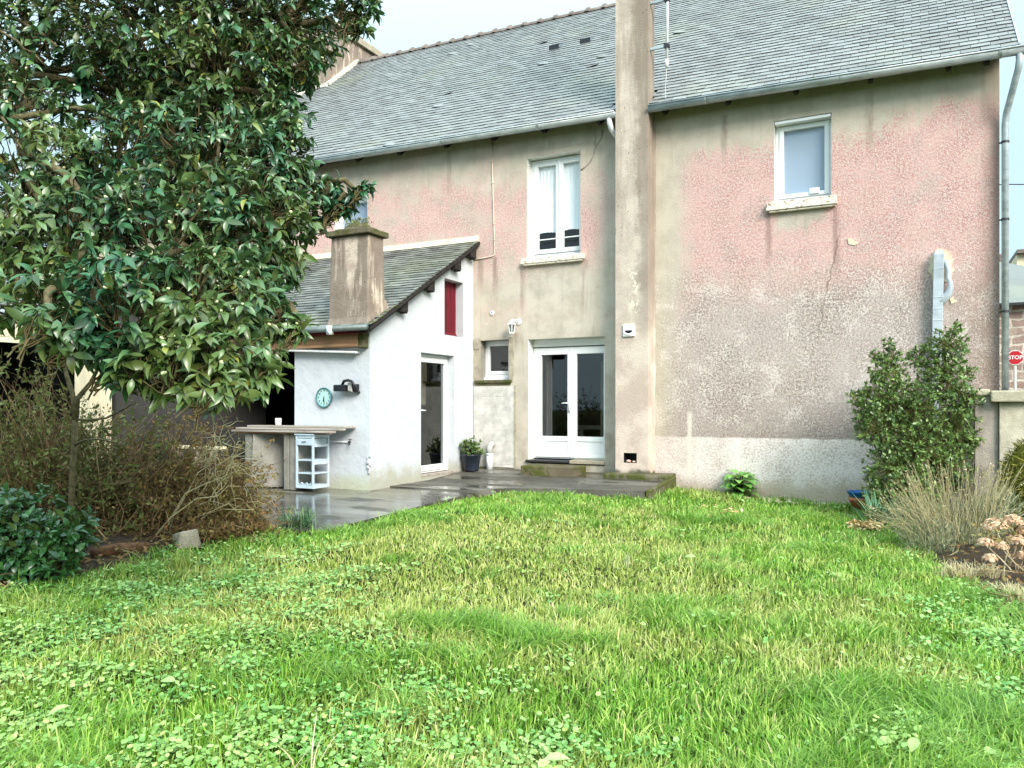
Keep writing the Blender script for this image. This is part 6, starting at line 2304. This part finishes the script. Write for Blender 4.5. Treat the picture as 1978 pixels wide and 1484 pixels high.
SZ = np.tile(np.array([4, 4, 3]), N)
bulk('grass', V, F_, SZ, [M['grass'], M['grass_lush']], np.repeat(lush.astype(int), 3), kind='stuff')

# leafy ground cover: small round scalloped leaves on short stalks
COV_V = [(0, .08, -.03)] + [(.5 * math.sin(a) * (1 + .10 * (k % 2)), .5 - .5 * math.cos(a) * (1 + .10 * (k % 2)), .04 * (k % 2)) for k, a in enumerate(np.linspace(.45, 2 * math.pi - .45, 9))]
COV_F = [(0, k, k + 1) for k in range(1, 9)]
Q = scatter(215000, 1.25)
x, y, dep = Q.T
cw = cover_w(x, y)
keep = rng.random(len(x)) < np.clip(cw * .85, .007, 1)
x, y, dep, cw = x[keep], y[keep], dep[keep], cw[keep]
N = len(x)
z = gz(x, y) + rng.uniform(.012, .055, N) + .03 * np.clip(vnoise(x, y, 7, 8), -.5, 1)
a = rng.uniform(0, 6.28, N)
d = np.stack([np.cos(a), np.sin(a), rng.normal(.05, .3, N)], 1)
up = np.stack([rng.normal(0, .33, N), rng.normal(-.12, .33, N), np.ones(N)], 1)
B = frames(d, up)
sz = (.011 + .018 * rng.random(N) ** 1.6) * (.82 + .05 * dep)
L = stamp(COV_V, COV_F, np.stack([x, y, z], 1), B, sz)
bulk('ground_cover', *L, M['cover'], kind='stuff')

# long grass tufts that stand out of the lawn
def tuft_at(px_, py_, n, hgt, spread, mat, label, name='grass_tuft', lean=(0, 0), width=.006):
    p = np.array(on_ground(px_, py_))
    p[2] = float(gz(p[0], p[1])) - .01
    root = p
    a = rng.uniform(0, 6.28, n)
    out = rng.uniform(.1, 1.0, n)
    st = p + np.stack([rng.normal(0, spread * .25, n), rng.normal(0, spread * .25, n), np.zeros(n)], 1)
    vs = []
    hh = hgt * rng.uniform(.55, 1.15, n)
    for t_, w_ in ((0, 1), (.3, .95), (.6, .75), (.85, .45), (1, 0)):
        q = st + np.stack([(np.cos(a) * out * spread + lean[0]) * t_ ** 2, (np.sin(a) * out * spread + lean[1]) * t_ ** 2, hh * (t_ - .55 * out * t_ ** 3)], 1)
        s_ = np.stack([-np.sin(a), np.cos(a), np.zeros(n)], 1) * width / 2 * w_
        if w_: vs += [q - s_, q + s_]
        else: vs.append(q)
    V = np.stack(vs, 1).reshape(-1, 3)
    b_ = (np.arange(n) * 9)[:, None]
    F2 = (b_ + np.array([[0, 1, 3, 2, 2, 3, 5, 4, 4, 5, 7, 6, 6, 7, 8]])).ravel()
    bulk(name, V, F2, np.tile(np.array([4, 4, 4, 3]), n), mat, None, None, root, label=label, cat='grass tuft')


tuft_at(580, 1032, 230, .32, .30, M['leaf_spike'], 'large arching bluish grass tuft at the corner of the wet patio', width=.010)
tuft_at(345, 1095, 90, .22, .16, M['grass'], 'tall thin grass tuft beside the squared edging stone', width=.007)
M['bulb'] = foliage('bulb_leaf', [(0, lin(150, 160, 120)), (1, lin(206, 206, 170))], .5, .3, .2)
tuft_at(1212, 1085, 8, .17, .07, M['bulb'], 'pale upright bulb shoot standing alone in the middle of the lawn', 'bulb_shoot', width=.012)
tuft_at(610, 1478, 6, .22, .22, M['straw'], 'long pale dry stalks fanning up in the foreground grass', 'dry_stalks', (-.05, .1), .005)

# dead leaves and clippings on the lawn
M['litter'] = foliage('litter_leaf', [(0, lin(150, 112, 70)), (.5, lin(206, 176, 124)), (1, lin(226, 206, 160))], .8, .1, .15)


def litter(px_, py_, n, sx, sy, L_, name, label, cat):
    p = np.array(on_ground(px_, py_))
    pos = p + np.stack([rng.normal(0, sx, n), rng.normal(0, sy, n), rng.uniform(-.03, .045, n)], 1)
    pos[:, 2] = gz(pos[:, 0], pos[:, 1]) + rng.uniform(.02, .085, n)
    st = stamp(SLEAF_V, SLEAF_F, pos, frames(rng.normal(0, 1, (n, 3)) * np.array([1, 1, .35]), rng.normal(0, .4, (n, 3)) + np.array([0, 0, 1])), L_ * rng.uniform(.6, 1.3, n))
    bulk(name, *st, M['litter'], None, None, p, label=label, cat=cat)


for k_, (tx_, ty_, hh_) in enumerate(((1905, 1100, .16), (1850, 1105, .2), (1945, 1130, .14), (1975, 1150, .2))):
    tuft_at(tx_, ty_, 150, hh_, .22, M['straw'], ('yellow dry grass tuft below the dead hydrangea', 'yellow dry grass tuft at the foot of the lavender bush', 'short dry grass tuft in front of the hydrangea stems', 'dry grass tuft right of the hydrangea stems at the picture edge')[k_], 'dry_grass_tuft', width=.007)
tuft_at(1240, 958, 5, .30, .05, M['straw'], 'few thin pale seed stalks at the far edge of the lawn by the patio kerb', 'seed_stalks', width=.004)
litter(1408, 990, 60, .14, .22, .06, 'leaf_heap', 'small heap of brown dead leaves on the lawn below the broad leaved plant', 'leaf heap')
litter(1672, 1012, 260, .09, .12, .07, 'straw_clump', 'pale clump of dry straw on the lawn by the blue bowl', 'straw clump')
# a few large pale leaves lying in the foreground
n = 11
pts_ = [on_ground(xx, yy) for xx, yy in ((1050, 1450), (1040, 1470), (1870, 1230), (1730, 1430), (1760, 1455), (1345, 1080), (90, 1400), (130, 1410), (340, 1330), (1560, 1235), (1900, 1450))]
pos = np.array(pts_)
pos[:, 2] = gz(pos[:, 0], pos[:, 1]) + .055
M['weed_leaf'] = foliage('pale_weed_leaf', [(0, lin(130, 176, 104)), (.7, lin(166, 200, 130)), (1, lin(206, 206, 130))], .5, .3, .2)
st = stamp(LEAF_V, LEAF_F, pos, frames(np.stack([rng.normal(0, 1, n), rng.normal(0, 1, n), rng.uniform(0, .4, n)], 1), np.array([[0, -.4, 1.0]])), np.stack([np.full(n, .09), rng.uniform(.06, .11, n), np.full(n, .1)], 1))
bulk('weed_leaves', *st, M['weed_leaf'], kind='stuff')
# bed litter: twigs and leaves on the dark soil
n = 9000
xx = np.where(rng.random(n) < .8, rng.uniform(-9.5, -5.9, n), rng.uniform(.1, 2.6, n))
yy = np.where(xx < 0, rng.uniform(-10.5, -6.1, n), rng.uniform(-7.6, -1.0, n))
ok = inside(xx, yy, BED) | inside(xx, yy, BED2)
xx, yy = xx[ok], yy[ok]
n = len(xx)
pos = np.stack([xx, yy, gz(xx, yy) + rng.uniform(.03, .12, n)], 1)
st = stamp(SLEAF_V, SLEAF_F, pos, frames(rng.normal(0, 1, (n, 3)) * np.array([1, 1, .3]), rng.normal(0, .4, (n, 3)) + np.array([0, 0, 1])), rng.uniform(.03, .07, n))
m = 1200
tws = strands(pos[:m], pos[:m] + rng.normal(0, .16, (m, 3)) * np.array([1, 1, .25]), np.full(m, .004), np.full(m, .002), np.full(m, .01), .008, 4, 3)
v, f, s, mi = cat_stamps([(st, 0), (tws, 1)])
bulk('bed_litter', v, f, s, [M['leaf_brown'], M['twig_dry']], mi, kind='stuff')
